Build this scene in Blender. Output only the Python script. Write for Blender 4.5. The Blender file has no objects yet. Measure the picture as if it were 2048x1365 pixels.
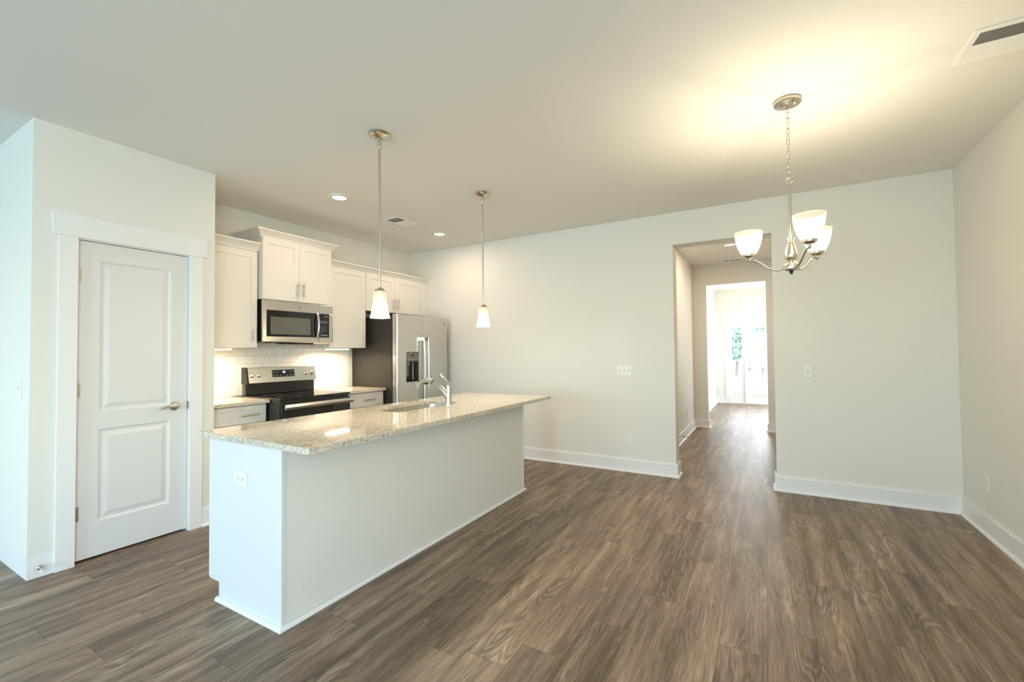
import bpy, bmesh, math, random
from math import sin, cos, pi, radians
from mathutils import Vector, Matrix

SC = bpy.context.scene
COL = SC.collection

# ------------------------------------------------------------------ camera
cam_d = bpy.data.cameras.new('camera')
cam = bpy.data.objects.new('camera', cam_d)
COL.objects.link(cam)
cam_d.sensor_fit = 'HORIZONTAL'
cam_d.sensor_width = 36.0
cam_d.lens = 884.116 / 2048 * 36.0
cam_d.clip_start = 0.02
cam_d.clip_end = 200
_R = ((0.86637701, 0.49929786, -0.00961891),
      (0.0199606, -0.01537669, 0.99968252),
      (-0.49899143, 0.86629395, 0.0232883))
CAM_Z = 1.3133
m = Matrix.Identity(4)
for i in range(3):
    m[i][0] = _R[0][i]
    m[i][1] = _R[1][i]
    m[i][2] = -_R[2][i]
m[2][3] = CAM_Z
cam.matrix_world = m
SC.camera = cam

# ------------------------------------------------------------------ view, world, daylight
SC.view_settings.view_transform = 'Standard'
SC.view_settings.look = 'None'
SC.view_settings.gamma = 1.0
SC.view_settings.use_curve_mapping = False
SC.view_settings.exposure = 0.05
SC.cycles.max_bounces = 14
SC.cycles.diffuse_bounces = 8
SC.cycles.glossy_bounces = 5
SC.cycles.transparent_max_bounces = 12
SC.cycles.sample_clamp_indirect = 6.0
SC.cycles.caustics_reflective = False
SC.cycles.caustics_refractive = False
try:
    SC.cycles.use_denoising = True
    SC.cycles.denoiser = 'OPENIMAGEDENOISE'
except Exception:
    pass

world = bpy.data.worlds.new('daylight_sky')
SC.world = world
world.use_nodes = True
wn = world.node_tree
wn.nodes.clear()
w_out = wn.nodes.new('ShaderNodeOutputWorld')
w_bg = wn.nodes.new('ShaderNodeBackground')
w_sky = wn.nodes.new('ShaderNodeTexSky')
w_sky.sky_type = 'NISHITA'
w_sky.sun_disc = False
w_sky.sun_elevation = radians(50)
w_sky.sun_rotation = radians(140)
w_bg.inputs['Strength'].default_value = 1.0
wn.links.new(w_sky.outputs['Color'], w_bg.inputs['Color'])
wn.links.new(w_bg.outputs['Background'], w_out.inputs['Surface'])


def area(name, loc, direction, sx, sy, power, color, spread=180):
    d = bpy.data.lights.new(name, 'AREA')
    d.shape = 'RECTANGLE'
    d.size, d.size_y = sx, sy
    d.energy = power
    d.color = color
    d.spread = radians(spread)
    o = bpy.data.objects.new(name, d)
    COL.objects.link(o)
    o.location = loc
    o.rotation_euler = Vector(direction).to_track_quat('-Z', 'Y').to_euler()
    return o


DAY = (0.50, 0.79, 1.0)
# the living-room windows (behind the camera, to the left), skylight entering through each
WIN = [(-5.9, -4.3), (-3.7, -2.1), (-1.5, 0.1)]
FRONT_Y = -5.0
for a, b in WIN:
    area('window_daylight', ((a + b) / 2, FRONT_Y - 0.32, 1.25), (0.0, 1, 0.42), b - a - .1, 2.0, 106, DAY)
# the dining-side window in the right wall, behind the camera
RWY0, RWY1, RWZ0, RWZ1 = -2.7, -0.7, 0.5, 2.3
area('side_window_daylight', (1.315 + 0.45, (RWY0 + RWY1) / 2, 1.4), (-1, 0.0, 0.30), 1.9, 1.7, 168, (0.70, 0.92, 1.0))
# foyer daylight: glazed front door with sidelight, plus a fill light at an added, unseen side window
area('foyer_daylight', (-0.1, 12.40, 1.25), (0, -1, -0.15), 1.6, 1.2, 90, (0.86, 0.95, 1.0))
area('added_foyer_fill', (1.95, 10.3, 1.5), (-1, 0, 0), 2.4, 1.8, 100, (0.97, 0.98, 0.97))

# ------------------------------------------------------------------ materials
MATS = {}


def srgb(r, g, b):
    def f(c):
        c /= 255.0
        return c / 12.92 if c <= 0.04045 else ((c + 0.055) / 1.055) ** 2.4
    return (f(r), f(g), f(b), 1.0)


def mat(name, color=(0.8, 0.8, 0.8, 1), rough=0.5, metal=0.0, spec=0.5, emit=None, estr=0.0, coat=0.0):
    mt = bpy.data.materials.new(name)
    mt.use_nodes = True
    b = mt.node_tree.nodes['Principled BSDF']
    b.inputs['Base Color'].default_value = color
    b.inputs['Roughness'].default_value = rough
    b.inputs['Metallic'].default_value = metal
    b.inputs['Specular IOR Level'].default_value = spec
    b.inputs['Coat Weight'].default_value = coat
    if emit:
        b.inputs['Emission Color'].default_value = emit
        b.inputs['Emission Strength'].default_value = estr
    MATS[name] = mt
    return mt


def nodes_of(mt):
    nt = mt.node_tree
    return nt, nt.nodes['Principled BSDF']


def add_noise_tint(mt, scale, c1, c2, rough_var=0.0, bump=0.0, stretch=(1, 1, 1)):
    nt, b = nodes_of(mt)
    tc = nt.nodes.new('ShaderNodeTexCoord')
    mp = nt.nodes.new('ShaderNodeMapping')
    mp.inputs['Scale'].default_value = stretch
    nz = nt.nodes.new('ShaderNodeTexNoise')
    nz.inputs['Scale'].default_value = scale
    nz.inputs['Detail'].default_value = 4
    rp = nt.nodes.new('ShaderNodeValToRGB')
    rp.color_ramp.elements[0].position = 0.35
    rp.color_ramp.elements[0].color = c1
    rp.color_ramp.elements[1].position = 0.65
    rp.color_ramp.elements[1].color = c2
    nt.links.new(tc.outputs['Object'], mp.inputs['Vector'])
    nt.links.new(mp.outputs['Vector'], nz.inputs['Vector'])
    nt.links.new(nz.outputs['Fac'], rp.inputs['Fac'])
    nt.links.new(rp.outputs['Color'], b.inputs['Base Color'])
    if bump:
        bp = nt.nodes.new('ShaderNodeBump')
        bp.inputs['Strength'].default_value = bump
        bp.inputs['Distance'].default_value = 0.002
        nt.links.new(nz.outputs['Fac'], bp.inputs['Height'])
        nt.links.new(bp.outputs['Normal'], b.inputs['Normal'])
    return mt


WALL = add_noise_tint(mat('wall_paint', rough=0.62, spec=0.3), 260, (0.74, 0.732, 0.678, 1), (0.77, 0.762, 0.708, 1), bump=0.05)
CEIL = add_noise_tint(mat('ceiling_paint', rough=0.85, spec=0.15), 200, (0.785, 0.787, 0.752, 1), (0.815, 0.817, 0.782, 1), bump=0.05)
TRIM = mat('trim_paint', (0.80, 0.80, 0.79, 1), rough=0.38, spec=0.45)
DOORP = mat('door_paint', (0.71, 0.715, 0.70, 1), rough=0.38, spec=0.45)
CAB = mat('cabinet_paint', (0.765, 0.745, 0.70, 1), rough=0.36, spec=0.45)
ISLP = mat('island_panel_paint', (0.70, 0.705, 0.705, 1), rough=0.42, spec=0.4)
PLASTIC = mat('white_plastic', (0.80, 0.79, 0.74, 1), rough=0.35)
SLOT = mat('dark_slot', (0.05, 0.045, 0.04, 1), rough=0.6)
SWITCHSLOT = mat('toggle_recess', (0.42, 0.40, 0.36, 1), rough=0.5)
NICKEL = add_noise_tint(mat('brushed_nickel', (0.60, 0.55, 0.47, 1), rough=0.26, metal=1.0), 90,
                        (0.58, 0.53, 0.45, 1), (0.66, 0.61, 0.52, 1), stretch=(1, 1, 12))
STEEL = add_noise_tint(mat('stainless_steel', (0.66, 0.65, 0.62, 1), rough=0.27, metal=1.0), 40,
                       (0.60, 0.585, 0.55, 1), (0.66, 0.645, 0.61, 1), stretch=(1, 1, 40))
SINKM = mat('sink_steel', (0.60, 0.57, 0.50, 1), rough=0.32, metal=1.0)
FAUC = mat('faucet_nickel', (0.62, 0.60, 0.56, 1), rough=0.2, metal=1.0)
FRSIDE = add_noise_tint(mat('fridge_side_gray', rough=0.5, spec=0.4), 700, (0.016, 0.013, 0.011, 1), (0.030, 0.026, 0.022, 1), bump=0.15)
BLACKG = mat('black_glass', (0.008, 0.008, 0.009, 1), rough=0.05, spec=0.6)
BLACKE = add_noise_tint(mat('black_enamel', rough=0.3, spec=0.5), 900, (0.006, 0.006, 0.006, 1), (0.03, 0.028, 0.024, 1))
BLACKP = mat('black_plastic', (0.010, 0.010, 0.010, 1), rough=0.55, spec=0.25)
MWWIN = add_noise_tint(mat('microwave_window', rough=0.12, spec=0.6), 1200, (0.10, 0.10, 0.085, 1), (0.15, 0.148, 0.125, 1))
LEGEND = mat('panel_legend', (0.5, 0.5, 0.48, 1), rough=0.5, emit=(0.8, 0.8, 0.75, 1), estr=0.25)
DIGITS = mat('display_digits', (0.6, 0.7, 0.75, 1), rough=0.5, emit=(0.75, 0.92, 1.0, 1), estr=1.6)
BADGE = mat('badge_metal', (0.30, 0.29, 0.27, 1), rough=0.35, metal=0.8)
CTRL = mat('dispenser_panel', (0.16, 0.155, 0.125, 1), rough=0.3)
RUBBER = mat('doorstop_rubber', (0.75, 0.76, 0.76, 1), rough=0.5)
SPRING = mat('dark_spring', (0.05, 0.045, 0.04, 1), rough=0.4, metal=0.6)
VENT = mat('vent_enamel', (0.86, 0.855, 0.82, 1), rough=0.45)
VDARK = mat('vent_duct', (0.10, 0.095, 0.085, 1), rough=0.8)
DARK = mat('dark_gap', (0.02, 0.018, 0.016, 1), rough=0.8)


def opal(name, emit, estr, clear, body=(0.8, 0.77, 0.7, 1)):
    mt = mat(name, body, rough=0.35, emit=emit, estr=estr)
    nt, b = nodes_of(mt)
    out = [n for n in nt.nodes if n.type == 'OUTPUT_MATERIAL'][0]
    tr = nt.nodes.new('ShaderNodeBsdfTransparent')
    tr.inputs['Color'].default_value = (1, 0.95, 0.86, 1)
    mx = nt.nodes.new('ShaderNodeMixShader')
    mx.inputs['Fac'].default_value = clear
    nt.links.new(b.outputs[0], mx.inputs[1])
    nt.links.new(tr.outputs[0], mx.inputs[2])
    nt.links.new(mx.outputs[0], out.inputs['Surface'])
    return mt


SHADEM = opal('lit_opal_glass', (1.0, 0.90, 0.70, 1), 0.8, 0.80)
PSHADE = opal('lit_pendant_glass', (1.0, 0.87, 0.62, 1), 0.48, 0.55, (0.42, 0.40, 0.34, 1))
BULB = mat('lit_bulb', (1, 1, 1, 1), emit=(1.0, 0.90, 0.72, 1), estr=6)
CANLENS = mat('lit_can_lens', (0.9, 0.88, 0.85, 1), emit=(1.0, 0.88, 0.82, 1), estr=1.0)
HALLLENS = mat('lit_hall_lens', (0.9, 0.88, 0.85, 1), emit=(1.0, 0.86, 0.76, 1), estr=1.0)
BARLENS = mat('lit_bar_lens', (0.95, 0.93, 0.88, 1), emit=(1.0, 0.90, 0.75, 1), estr=5)
LEAF = add_noise_tint(mat('foliage', rough=0.7), 6, (0.30, 0.46, 0.34, 1), (0.46, 0.60, 0.48, 1))  # leaves paled: washed-out outdoor brightness is put into the colour
LAWN = add_noise_tint(mat('lawn', rough=0.9), 3, (0.42, 0.50, 0.38, 1), (0.52, 0.58, 0.45, 1))  # grass paled likewise, overexposed daylight put into its colour
BARK = mat('bark', (0.34, 0.31, 0.26, 1), rough=0.9)


def glass_mat():
    mt = bpy.data.materials.new('window_glass')
    mt.use_nodes = True
    nt = mt.node_tree
    nt.nodes.clear()
    o = nt.nodes.new('ShaderNodeOutputMaterial')
    t = nt.nodes.new('ShaderNodeBsdfTransparent')
    g = nt.nodes.new('ShaderNodeBsdfGlossy')
    g.inputs['Roughness'].default_value = 0.02
    mx = nt.nodes.new('ShaderNodeMixShader')
    mx.inputs['Fac'].default_value = 0.07
    nt.links.new(t.outputs[0], mx.inputs[1])
    nt.links.new(g.outputs[0], mx.inputs[2])
    nt.links.new(mx.outputs[0], o.inputs['Surface'])
    return mt


GLASS = glass_mat()


def granite_mat():
    mt = mat('granite', rough=0.035, spec=0.5)
    nt, b = nodes_of(mt)
    L = nt.links
    tc = nt.nodes.new('ShaderNodeTexCoord')
    mp = nt.nodes.new('ShaderNodeMapping')
    L.new(tc.outputs['Object'], mp.inputs['Vector'])

    def noise(scale, detail=3, rough=0.6, dist=0.0):
        n = nt.nodes.new('ShaderNodeTexNoise')
        n.inputs['Scale'].default_value = scale
        n.inputs['Detail'].default_value = detail
        n.inputs['Roughness'].default_value = rough
        n.inputs['Distortion'].default_value = dist
        L.new(mp.outputs['Vector'], n.inputs['Vector'])
        return n

    def ramp(src, els):
        r = nt.nodes.new('ShaderNodeValToRGB')
        while len(r.color_ramp.elements) < len(els):
            r.color_ramp.elements.new(0.5)
        for e, (p, c) in zip(r.color_ramp.elements, els):
            e.position = p
            e.color = c
        L.new(src, r.inputs['Fac'])
        return r

    def mix(a, bb, f):
        x = nt.nodes.new('ShaderNodeMix')
        x.data_type = 'RGBA'
        L.new(a, x.inputs['A'])
        if hasattr(bb, 'default_value'):
            L.new(bb, x.inputs['B'])
        else:
            x.inputs['B'].default_value = bb
        L.new(f, x.inputs['Factor'])
        return x.outputs['Result']

    base = ramp(noise(75, 6, 0.72, 0.8).outputs['Fac'],
                [(0.30, (0.30, 0.235, 0.17, 1)), (0.44, (0.62, 0.545, 0.44, 1)), (0.58, (0.78, 0.72, 0.615, 1)), (0.70, (0.54, 0.445, 0.34, 1))])
    grey = ramp(noise(16, 4, 0.6, 1.2).outputs['Fac'], [(0.55, (0, 0, 0, 1)), (0.72, (0.6, 0.6, 0.6, 1))])
    c = mix(base.outputs['Color'], (0.40, 0.37, 0.32, 1), grey.outputs['Color'])
    v = nt.nodes.new('ShaderNodeTexVoronoi')
    v.inputs['Scale'].default_value = 360
    v.inputs['Randomness'].default_value = 1
    L.new(mp.outputs['Vector'], v.inputs['Vector'])
    sep = nt.nodes.new('ShaderNodeSeparateColor')
    L.new(v.outputs['Color'], sep.inputs['Color'])
    sp = ramp(sep.outputs['Red'], [(0.87, (0, 0, 0, 1)), (0.93, (0.85, 0.85, 0.85, 1))])
    c = mix(c, (0.045, 0.040, 0.036, 1), sp.outputs['Color'])
    v2 = nt.nodes.new('ShaderNodeTexVoronoi')
    v2.inputs['Scale'].default_value = 210
    L.new(mp.outputs['Vector'], v2.inputs['Vector'])
    sep2 = nt.nodes.new('ShaderNodeSeparateColor')
    L.new(v2.outputs['Color'], sep2.inputs['Color'])
    sp2 = ramp(sep2.outputs['Green'], [(0.90, (0, 0, 0, 1)), (0.94, (0.7, 0.7, 0.7, 1))])
    c = mix(c, (0.13, 0.10, 0.075, 1), sp2.outputs['Color'])
    L.new(c, b.inputs['Base Color'])
    return mt


GRANITE = granite_mat()


def tile_mat():
    """white glazed 3x6 tile in running bond on the wall plane (y along, z up)"""
    mt = mat('subway_tile', rough=0.12, spec=0.5)
    nt, b = nodes_of(mt)
    L = nt.links
    tc = nt.nodes.new('ShaderNodeTexCoord')
    sx = nt.nodes.new('ShaderNodeSeparateXYZ')
    L.new(tc.outputs['Object'], sx.inputs[0])
    cb = nt.nodes.new('ShaderNodeCombineXYZ')
    L.new(sx.outputs['Y'], cb.inputs['X'])
    L.new(sx.outputs['Z'], cb.inputs['Y'])
    br = nt.nodes.new('ShaderNodeTexBrick')
    br.offset = 0.5
    br.inputs['Scale'].default_value = 1.0
    br.inputs['Brick Width'].default_value = 0.1565
    br.inputs['Row Height'].default_value = 0.0766
    br.inputs['Mortar Size'].default_value = 0.0011
    br.inputs['Mortar Smooth'].default_value = 0.2
    br.inputs['Color1'].default_value = (0.84, 0.825, 0.785, 1)
    br.inputs['Color2'].default_value = (0.87, 0.855, 0.815, 1)
    br.inputs['Mortar'].default_value = (0.36, 0.335, 0.29, 1)
    L.new(cb.outputs[0], br.inputs['Vector'])
    L.new(br.outputs['Color'], b.inputs['Base Color'])
    bp = nt.nodes.new('ShaderNodeBump')
    bp.invert = True
    bp.inputs['Strength'].default_value = 0.35
    bp.inputs['Distance'].default_value = 0.002
    L.new(br.outputs['Fac'], bp.inputs['Height'])
    L.new(bp.outputs['Normal'], b.inputs['Normal'])
    return mt


TILE = tile_mat()


def floor_mat():
    """wood-look planks; UV = (across plank in metres, along plank in metres), attribute plank_seed = random per plank,
    plank_edge = distance data is derived from the UV of each plank"""
    mt = mat('wood_plank', rough=0.40, spec=0.45)
    nt, b = nodes_of(mt)
    L = nt.links
    N = nt.nodes.new

    def math_(op, a, c=None, d=None):
        n = N('ShaderNodeMath')
        n.operation = op
        for i, v in enumerate((a, c, d)):
            if v is None:
                continue
            if isinstance(v, (int, float)):
                n.inputs[i].default_value = v
            else:
                L.new(v, n.inputs[i])
        return n.outputs[0]

    uv = N('ShaderNodeUVMap')
    uv.uv_map = 'plank_uv'
    sp = N('ShaderNodeSeparateXYZ')
    L.new(uv.outputs[0], sp.inputs[0])
    U, V = sp.outputs['X'], sp.outputs['Y']
    at = N('ShaderNodeAttribute')
    at.attribute_name = 'plank_seed'
    sc = N('ShaderNodeSeparateColor')
    L.new(at.outputs['Color'], sc.inputs['Color'])
    S1, S2, S3 = sc.outputs['Red'], sc.outputs['Green'], sc.outputs['Blue']

    def vec(x, y, z):
        c = N('ShaderNodeCombineXYZ')
        for i, v in enumerate((x, y, z)):
            if isinstance(v, (int, float)):
                c.inputs[i].default_value = v
            else:
                L.new(v, c.inputs[i])
        return c.outputs[0]

    off = math_('MULTIPLY', S1, 37.0)
    off2 = math_('MULTIPLY', S2, 53.0)
    # fine pores: long streaks
    n1 = N('ShaderNodeTexNoise')
    n1.inputs['Scale'].default_value = 1.0
    n1.inputs['Detail'].default_value = 5
    n1.inputs['Roughness'].default_value = 0.65
    L.new(vec(math_('MULTIPLY', U, 230), math_('ADD', math_('MULTIPLY', V, 7.0), off), off2), n1.inputs['Vector'])
    # broad streaks
    n2 = N('ShaderNodeTexNoise')
    n2.inputs['Scale'].default_value = 1.0
    n2.inputs['Detail'].default_value = 3
    L.new(vec(math_('MULTIPLY', U, 17), math_('ADD', math_('MULTIPLY', V, 1.5), off2), off), n2.inputs['Vector'])
    # cathedral figure: bands of a distance field warped by noise
    n3 = N('ShaderNodeTexNoise')
    n3.inputs['Scale'].default_value = 1.0
    n3.inputs['Detail'].default_value = 2
    L.new(vec(math_('MULTIPLY', U, 7), math_('ADD', math_('MULTIPLY', V, 1.3), off), 3.3), n3.inputs['Vector'])
    rings = math_('SINE', math_('MULTIPLY', n3.outputs['Fac'], 95.0))
    rings01 = math_('MULTIPLY', math_('ADD', rings, 1.0), 0.5)
    ringmask = N('ShaderNodeTexNoise')
    ringmask.inputs['Scale'].default_value = 1.0
    ringmask.inputs['Detail'].default_value = 1
    L.new(vec(math_('MULTIPLY', U, 6), math_('ADD', math_('MULTIPLY', V, 1.6), off2), 9.1), ringmask.inputs['Vector'])
    rm = N('ShaderNodeMapRange')
    rm.inputs['From Min'].default_value = 0.45
    rm.inputs['From Max'].default_value = 0.68
    L.new(ringmask.outputs['Fac'], rm.inputs['Value'])
    # tone = weighted sum
    t = math_('MULTIPLY_ADD', n1.outputs['Fac'], 1.25, -0.625)
    t = math_('ADD', t, math_('MULTIPLY_ADD', n2.outputs['Fac'], 1.2, -0.6))
    t = math_('ADD', t, math_('MULTIPLY', math_('MULTIPLY_ADD', rings01, 0.34, -0.17), rm.outputs['Result']))
    t = math_('ADD', t, math_('MULTIPLY_ADD', S3, 0.17, -0.085))
    t = math_('ADD', t, 0.5)
    rp = N('ShaderNodeValToRGB')
    els = [(0.10, srgb(86, 69, 54)), (0.36, srgb(110, 92, 75)), (0.55, srgb(135, 114, 94)), (0.75, srgb(155, 133, 112)), (0.95, srgb(180, 161, 140))]
    while len(rp.color_ramp.elements) < len(els):
        rp.color_ramp.elements.new(0.5)
    for e, (p_, c_) in zip(rp.color_ramp.elements, els):
        e.position = p_
        e.color = c_
    L.new(t, rp.inputs['Fac'])
    # seams
    W = 0.19
    du = math_('MINIMUM', U, math_('SUBTRACT', W, U))
    LEN = N('ShaderNodeAttribute')
    LEN.attribute_name = 'plank_len'
    dv = math_('MINIMUM', V, math_('SUBTRACT', LEN.outputs['Fac'], V))
    d = math_('MINIMUM', du, dv)
    sm = N('ShaderNodeMapRange')
    sm.inputs['From Min'].default_value = 0.0006
    sm.inputs['From Max'].default_value = 0.0019
    sm.inputs['To Min'].default_value = 0.45
    sm.inputs['To Max'].default_value = 1.0
    L.new(d, sm.inputs['Value'])
    mx = N('ShaderNodeMix')
    mx.data_type = 'RGBA'
    mx.blend_type = 'MULTIPLY'
    mx.inputs['Factor'].default_value = 1.0
    L.new(rp.outputs['Color'], mx.inputs['A'])
    gc = N('ShaderNodeCombineColor')
    for i in range(3):
        L.new(sm.outputs['Result'], gc.inputs[i])
    L.new(gc.outputs[0], mx.inputs['B'])
    L.new(mx.outputs['Result'], b.inputs['Base Color'])
    rr = N('ShaderNodeMapRange')
    rr.inputs['To Min'].default_value = 0.34
    rr.inputs['To Max'].default_value = 0.50
    L.new(n1.outputs['Fac'], rr.inputs['Value'])
    L.new(rr.outputs['Result'], b.inputs['Roughness'])
    bp = N('ShaderNodeBump')
    bp.inputs['Strength'].default_value = 0.12
    bp.inputs['Distance'].default_value = 0.001
    L.new(n1.outputs['Fac'], bp.inputs['Height'])
    L.new(bp.outputs['Normal'], b.inputs['Normal'])
    return mt


FLOORM = floor_mat()

# ------------------------------------------------------------------ mesh builders
ORG = {}


class MB:
    def __init__(self):
        self.bm = bmesh.new()

    def box(self, x0, x1, y0, y1, z0, z1):
        x0, x1 = sorted((x0, x1)); y0, y1 = sorted((y0, y1)); z0, z1 = sorted((z0, z1))
        v = [self.bm.verts.new(p) for p in
             ((x0, y0, z0), (x1, y0, z0), (x1, y1, z0), (x0, y1, z0), (x0, y0, z1), (x1, y0, z1), (x1, y1, z1), (x0, y1, z1))]
        for f in ((0, 3, 2, 1), (4, 5, 6, 7), (0, 1, 5, 4), (1, 2, 6, 5), (2, 3, 7, 6), (3, 0, 4, 7)):
            self.bm.faces.new([v[i] for i in f])
        return self

    def prism(self, pts, axis, a, b):
        """extrude polygon pts (in the two other axes, cyclic order) along axis from a to b"""
        def P(u, v, w):
            return {0: (w, u, v), 1: (u, w, v), 2: (u, v, w)}[axis]
        A = [self.bm.verts.new(P(u, v, a)) for u, v in pts]
        B = [self.bm.verts.new(P(u, v, b)) for u, v in pts]
        n = len(pts)
        self.bm.faces.new(A[::-1]); self.bm.faces.new(B)
        for i in range(n):
            self.bm.faces.new((A[i], A[(i + 1) % n], B[(i + 1) % n], B[i]))
        return self

    def lathe(self, prof, c=(0, 0, 0), seg=32, closed=False, mtx=None):
        """revolve (r, z) profile round the z axis through c"""
        rings = []
        for r, z in prof:
            if r < 1e-6:
                p = Vector((0, 0, z))
                rings.append([self.bm.verts.new(self._t(p, c, mtx))])
            else:
                rings.append([self.bm.verts.new(self._t(Vector((r * cos(2 * pi * k / seg), r * sin(2 * pi * k / seg), z)), c, mtx)) for k in range(seg)])
        pairs = list(zip(rings, rings[1:]))
        if closed:
            pairs.append((rings[-1], rings[0]))
        for A, B in pairs:
            for k in range(seg):
                k2 = (k + 1) % seg
                if len(A) == 1 and len(B) == 1:
                    continue
                if len(A) == 1:
                    self.bm.faces.new((A[0], B[k2], B[k]))
                elif len(B) == 1:
                    self.bm.faces.new((A[k], A[k2], B[0]))
                else:
                    self.bm.faces.new((A[k], A[k2], B[k2], B[k]))
        return self

    @staticmethod
    def _t(p, c, mtx):
        if mtx is not None:
            p = mtx @ p
        return p + Vector(c)

    def cyl(self, p0, p1, r, seg=20, r1=None):
        return self.tube([p0, p1], [r, r if r1 is None else r1], seg)

    def tube(self, pts, rad, seg=14, closed=False, squash=None):
        pts = [Vector(p) for p in pts]
        n = len(pts)
        if not isinstance(rad, (list, tuple)):
            rad = [rad] * n
        tang = []
        for i in range(n):
            if closed:
                t = pts[(i + 1) % n] - pts[i - 1]
            else:
                t = pts[min(i + 1, n - 1)] - pts[max(i - 1, 0)]
            tang.append(t.normalized())
        up = Vector((0, 0, 1)) if abs(tang[0].z) < 0.9 else Vector((1, 0, 0))
        u = (up - tang[0] * up.dot(tang[0])).normalized()
        rings = []
        for i in range(n):
            t = tang[i]
            u = (u - t * u.dot(t)).normalized()
            w = t.cross(u)
            sq = 1.0 if squash is None else squash[i]
            rings.append([self.bm.verts.new(pts[i] + (u * cos(2 * pi * k / seg) * sq + w * sin(2 * pi * k / seg)) * rad[i]) for k in range(seg)])
        rr = list(zip(rings, rings[1:]))
        if closed:
            rr.append((rings[-1], rings[0]))
        for A, B in rr:
            for k in range(seg):
                self.bm.faces.new((A[k], A[(k + 1) % seg], B[(k + 1) % seg], B[k]))
        if not closed:
            self.bm.faces.new(rings[0][::-1]); self.bm.faces.new(rings[-1])
        return self

    def sweep(self, path, prof, closed=False, side=1):
        """sweep the closed profile (d, z) along the xy polyline with mitred corners; d is measured to the left of travel (side=1)"""
        P = [Vector(p) for p in path]
        n = len(P)
        offs = []
        for i in range(n):
            ds = []
            if i > 0 or closed:
                ds.append((P[i] - P[i - 1]).normalized())
            if i < n - 1 or closed:
                ds.append((P[(i + 1) % n] - P[i]).normalized())
            ns = [Vector((-d.y, d.x)) * side for d in ds]
            if len(ns) == 1:
                o = ns[0]
            else:
                s = ns[0] + ns[1]
                o = s / (s.length_squared / 2) if s.length > 1e-6 else ns[0]
                o = s * (2 / s.length_squared) if s.length > 1e-6 else ns[0]
            offs.append(o)
        rings = [[self.bm.verts.new((P[i].x + offs[i].x * d, P[i].y + offs[i].y * d, z)) for d, z in prof] for i in range(n)]
        k = len(prof)
        for A, B in list(zip(rings, rings[1:])) + ([(rings[-1], rings[0])] if closed else []):
            for j in range(k):
                self.bm.faces.new((A[j], A[(j + 1) % k], B[(j + 1) % k], B[j]))
        if not closed:
            self.bm.faces.new(rings[0][::-1]); self.bm.faces.new(rings[-1])
        return self

    def build(self, name, material, parent=None, bevel=0.0, seg=2, smooth=False, org=None, angle=35):
        bm = self.bm
        bmesh.ops.recalc_face_normals(bm, faces=bm.faces)
        if parent is not None:
            o0 = ORG[parent.name]
        elif org is not None:
            o0 = Vector(org)
        else:
            xs = [v.co for v in bm.verts]
            o0 = Vector(((min(v.x for v in xs) + max(v.x for v in xs)) / 2, (min(v.y for v in xs) + max(v.y for v in xs)) / 2, min(v.z for v in xs)))
        bmesh.ops.translate(bm, verts=bm.verts, vec=-o0)
        me = bpy.data.meshes.new(name)
        bm.to_mesh(me)
        bm.free()
        ob = bpy.data.objects.new(name, me)
        COL.objects.link(ob)
        me.materials.append(material)
        if parent is not None:
            ob.parent = parent
        else:
            ob.location = o0
        ORG[ob.name] = o0
        if bevel:
            md = ob.modifiers.new('bevel', 'BEVEL')
            md.width = bevel
            md.segments = seg
            md.limit_method = 'ANGLE'
            md.angle_limit = radians(40)
            md.harden_normals = False
        if smooth:
            for p in me.polygons:
                p.use_smooth = True
            try:
                me.set_sharp_from_angle(angle=radians(angle))
            except Exception:
                pass
        return ob


def thing(name, label, cat, loc, group=None):
    o = bpy.data.objects.new(name, None)
    COL.objects.link(o)
    o.empty_display_size = 0.05
    o.location = loc
    ORG[o.name] = Vector(loc)
    return tag(o, label, cat, group)


def tag(o, label, cat, group=None):
    o['label'] = label
    o['category'] = cat
    if group:
        o['group'] = group
    return o


def struct(o):
    o['kind'] = 'structure'
    return o


def struct_root(name, loc):
    o = bpy.data.objects.new(name, None)
    COL.objects.link(o)
    o.location = loc
    ORG[o.name] = Vector(loc)
    o['kind'] = 'structure'
    return o


def text_part(name, body, size, loc, xdir, updir, material, parent, depth=0.0004, align='CENTER'):
    """lettering as a mesh: reads along xdir with updir up"""
    cu = bpy.data.curves.new(name, 'FONT')
    cu.body = body
    cu.size = size
    cu.extrude = depth
    cu.align_x = align
    cu.align_y = 'CENTER'
    cu.resolution_u = 3
    tmp = bpy.data.objects.new(name + '_tmp', cu)
    COL.objects.link(tmp)
    dg = bpy.context.evaluated_depsgraph_get()
    me = bpy.data.meshes.new_from_object(tmp.evaluated_get(dg))
    bpy.data.objects.remove(tmp)
    bpy.data.curves.remove(cu)
    X = Vector(xdir).normalized(); Y = Vector(updir).normalized(); Z = X.cross(Y)
    M = Matrix((X, Y, Z)).transposed().to_4x4()
    M.translation = Vector(loc) - ORG[parent.name]
    me.transform(M)
    me.materials.clear()
    me.materials.append(material)
    ob = bpy.data.objects.new(name, me)
    COL.objects.link(ob)
    ob.parent = parent
    ORG[ob.name] = ORG[parent.name]
    return ob


def copy_tree(o, loc, label=None, suffix_children=True):
    def rec(src, parent):
        c = src.copy()
        COL.objects.link(c)
        if parent is not None:
            c.parent = parent
        for ch in list(src.children):
            rec(ch, c)
        return c
    r = rec(o, None)
    r.location = loc
    ORG[r.name] = Vector(loc)
    if label:
        r['label'] = label
    return r


def bez(p0, p1, p2, p3, n=12):
    p0, p1, p2, p3 = map(Vector, (p0, p1, p2, p3))
    return [(1 - t) ** 3 * p0 + 3 * (1 - t) ** 2 * t * p1 + 3 * (1 - t) * t * t * p2 + t ** 3 * p3 for t in [i / n for i in range(n + 1)]]


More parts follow.
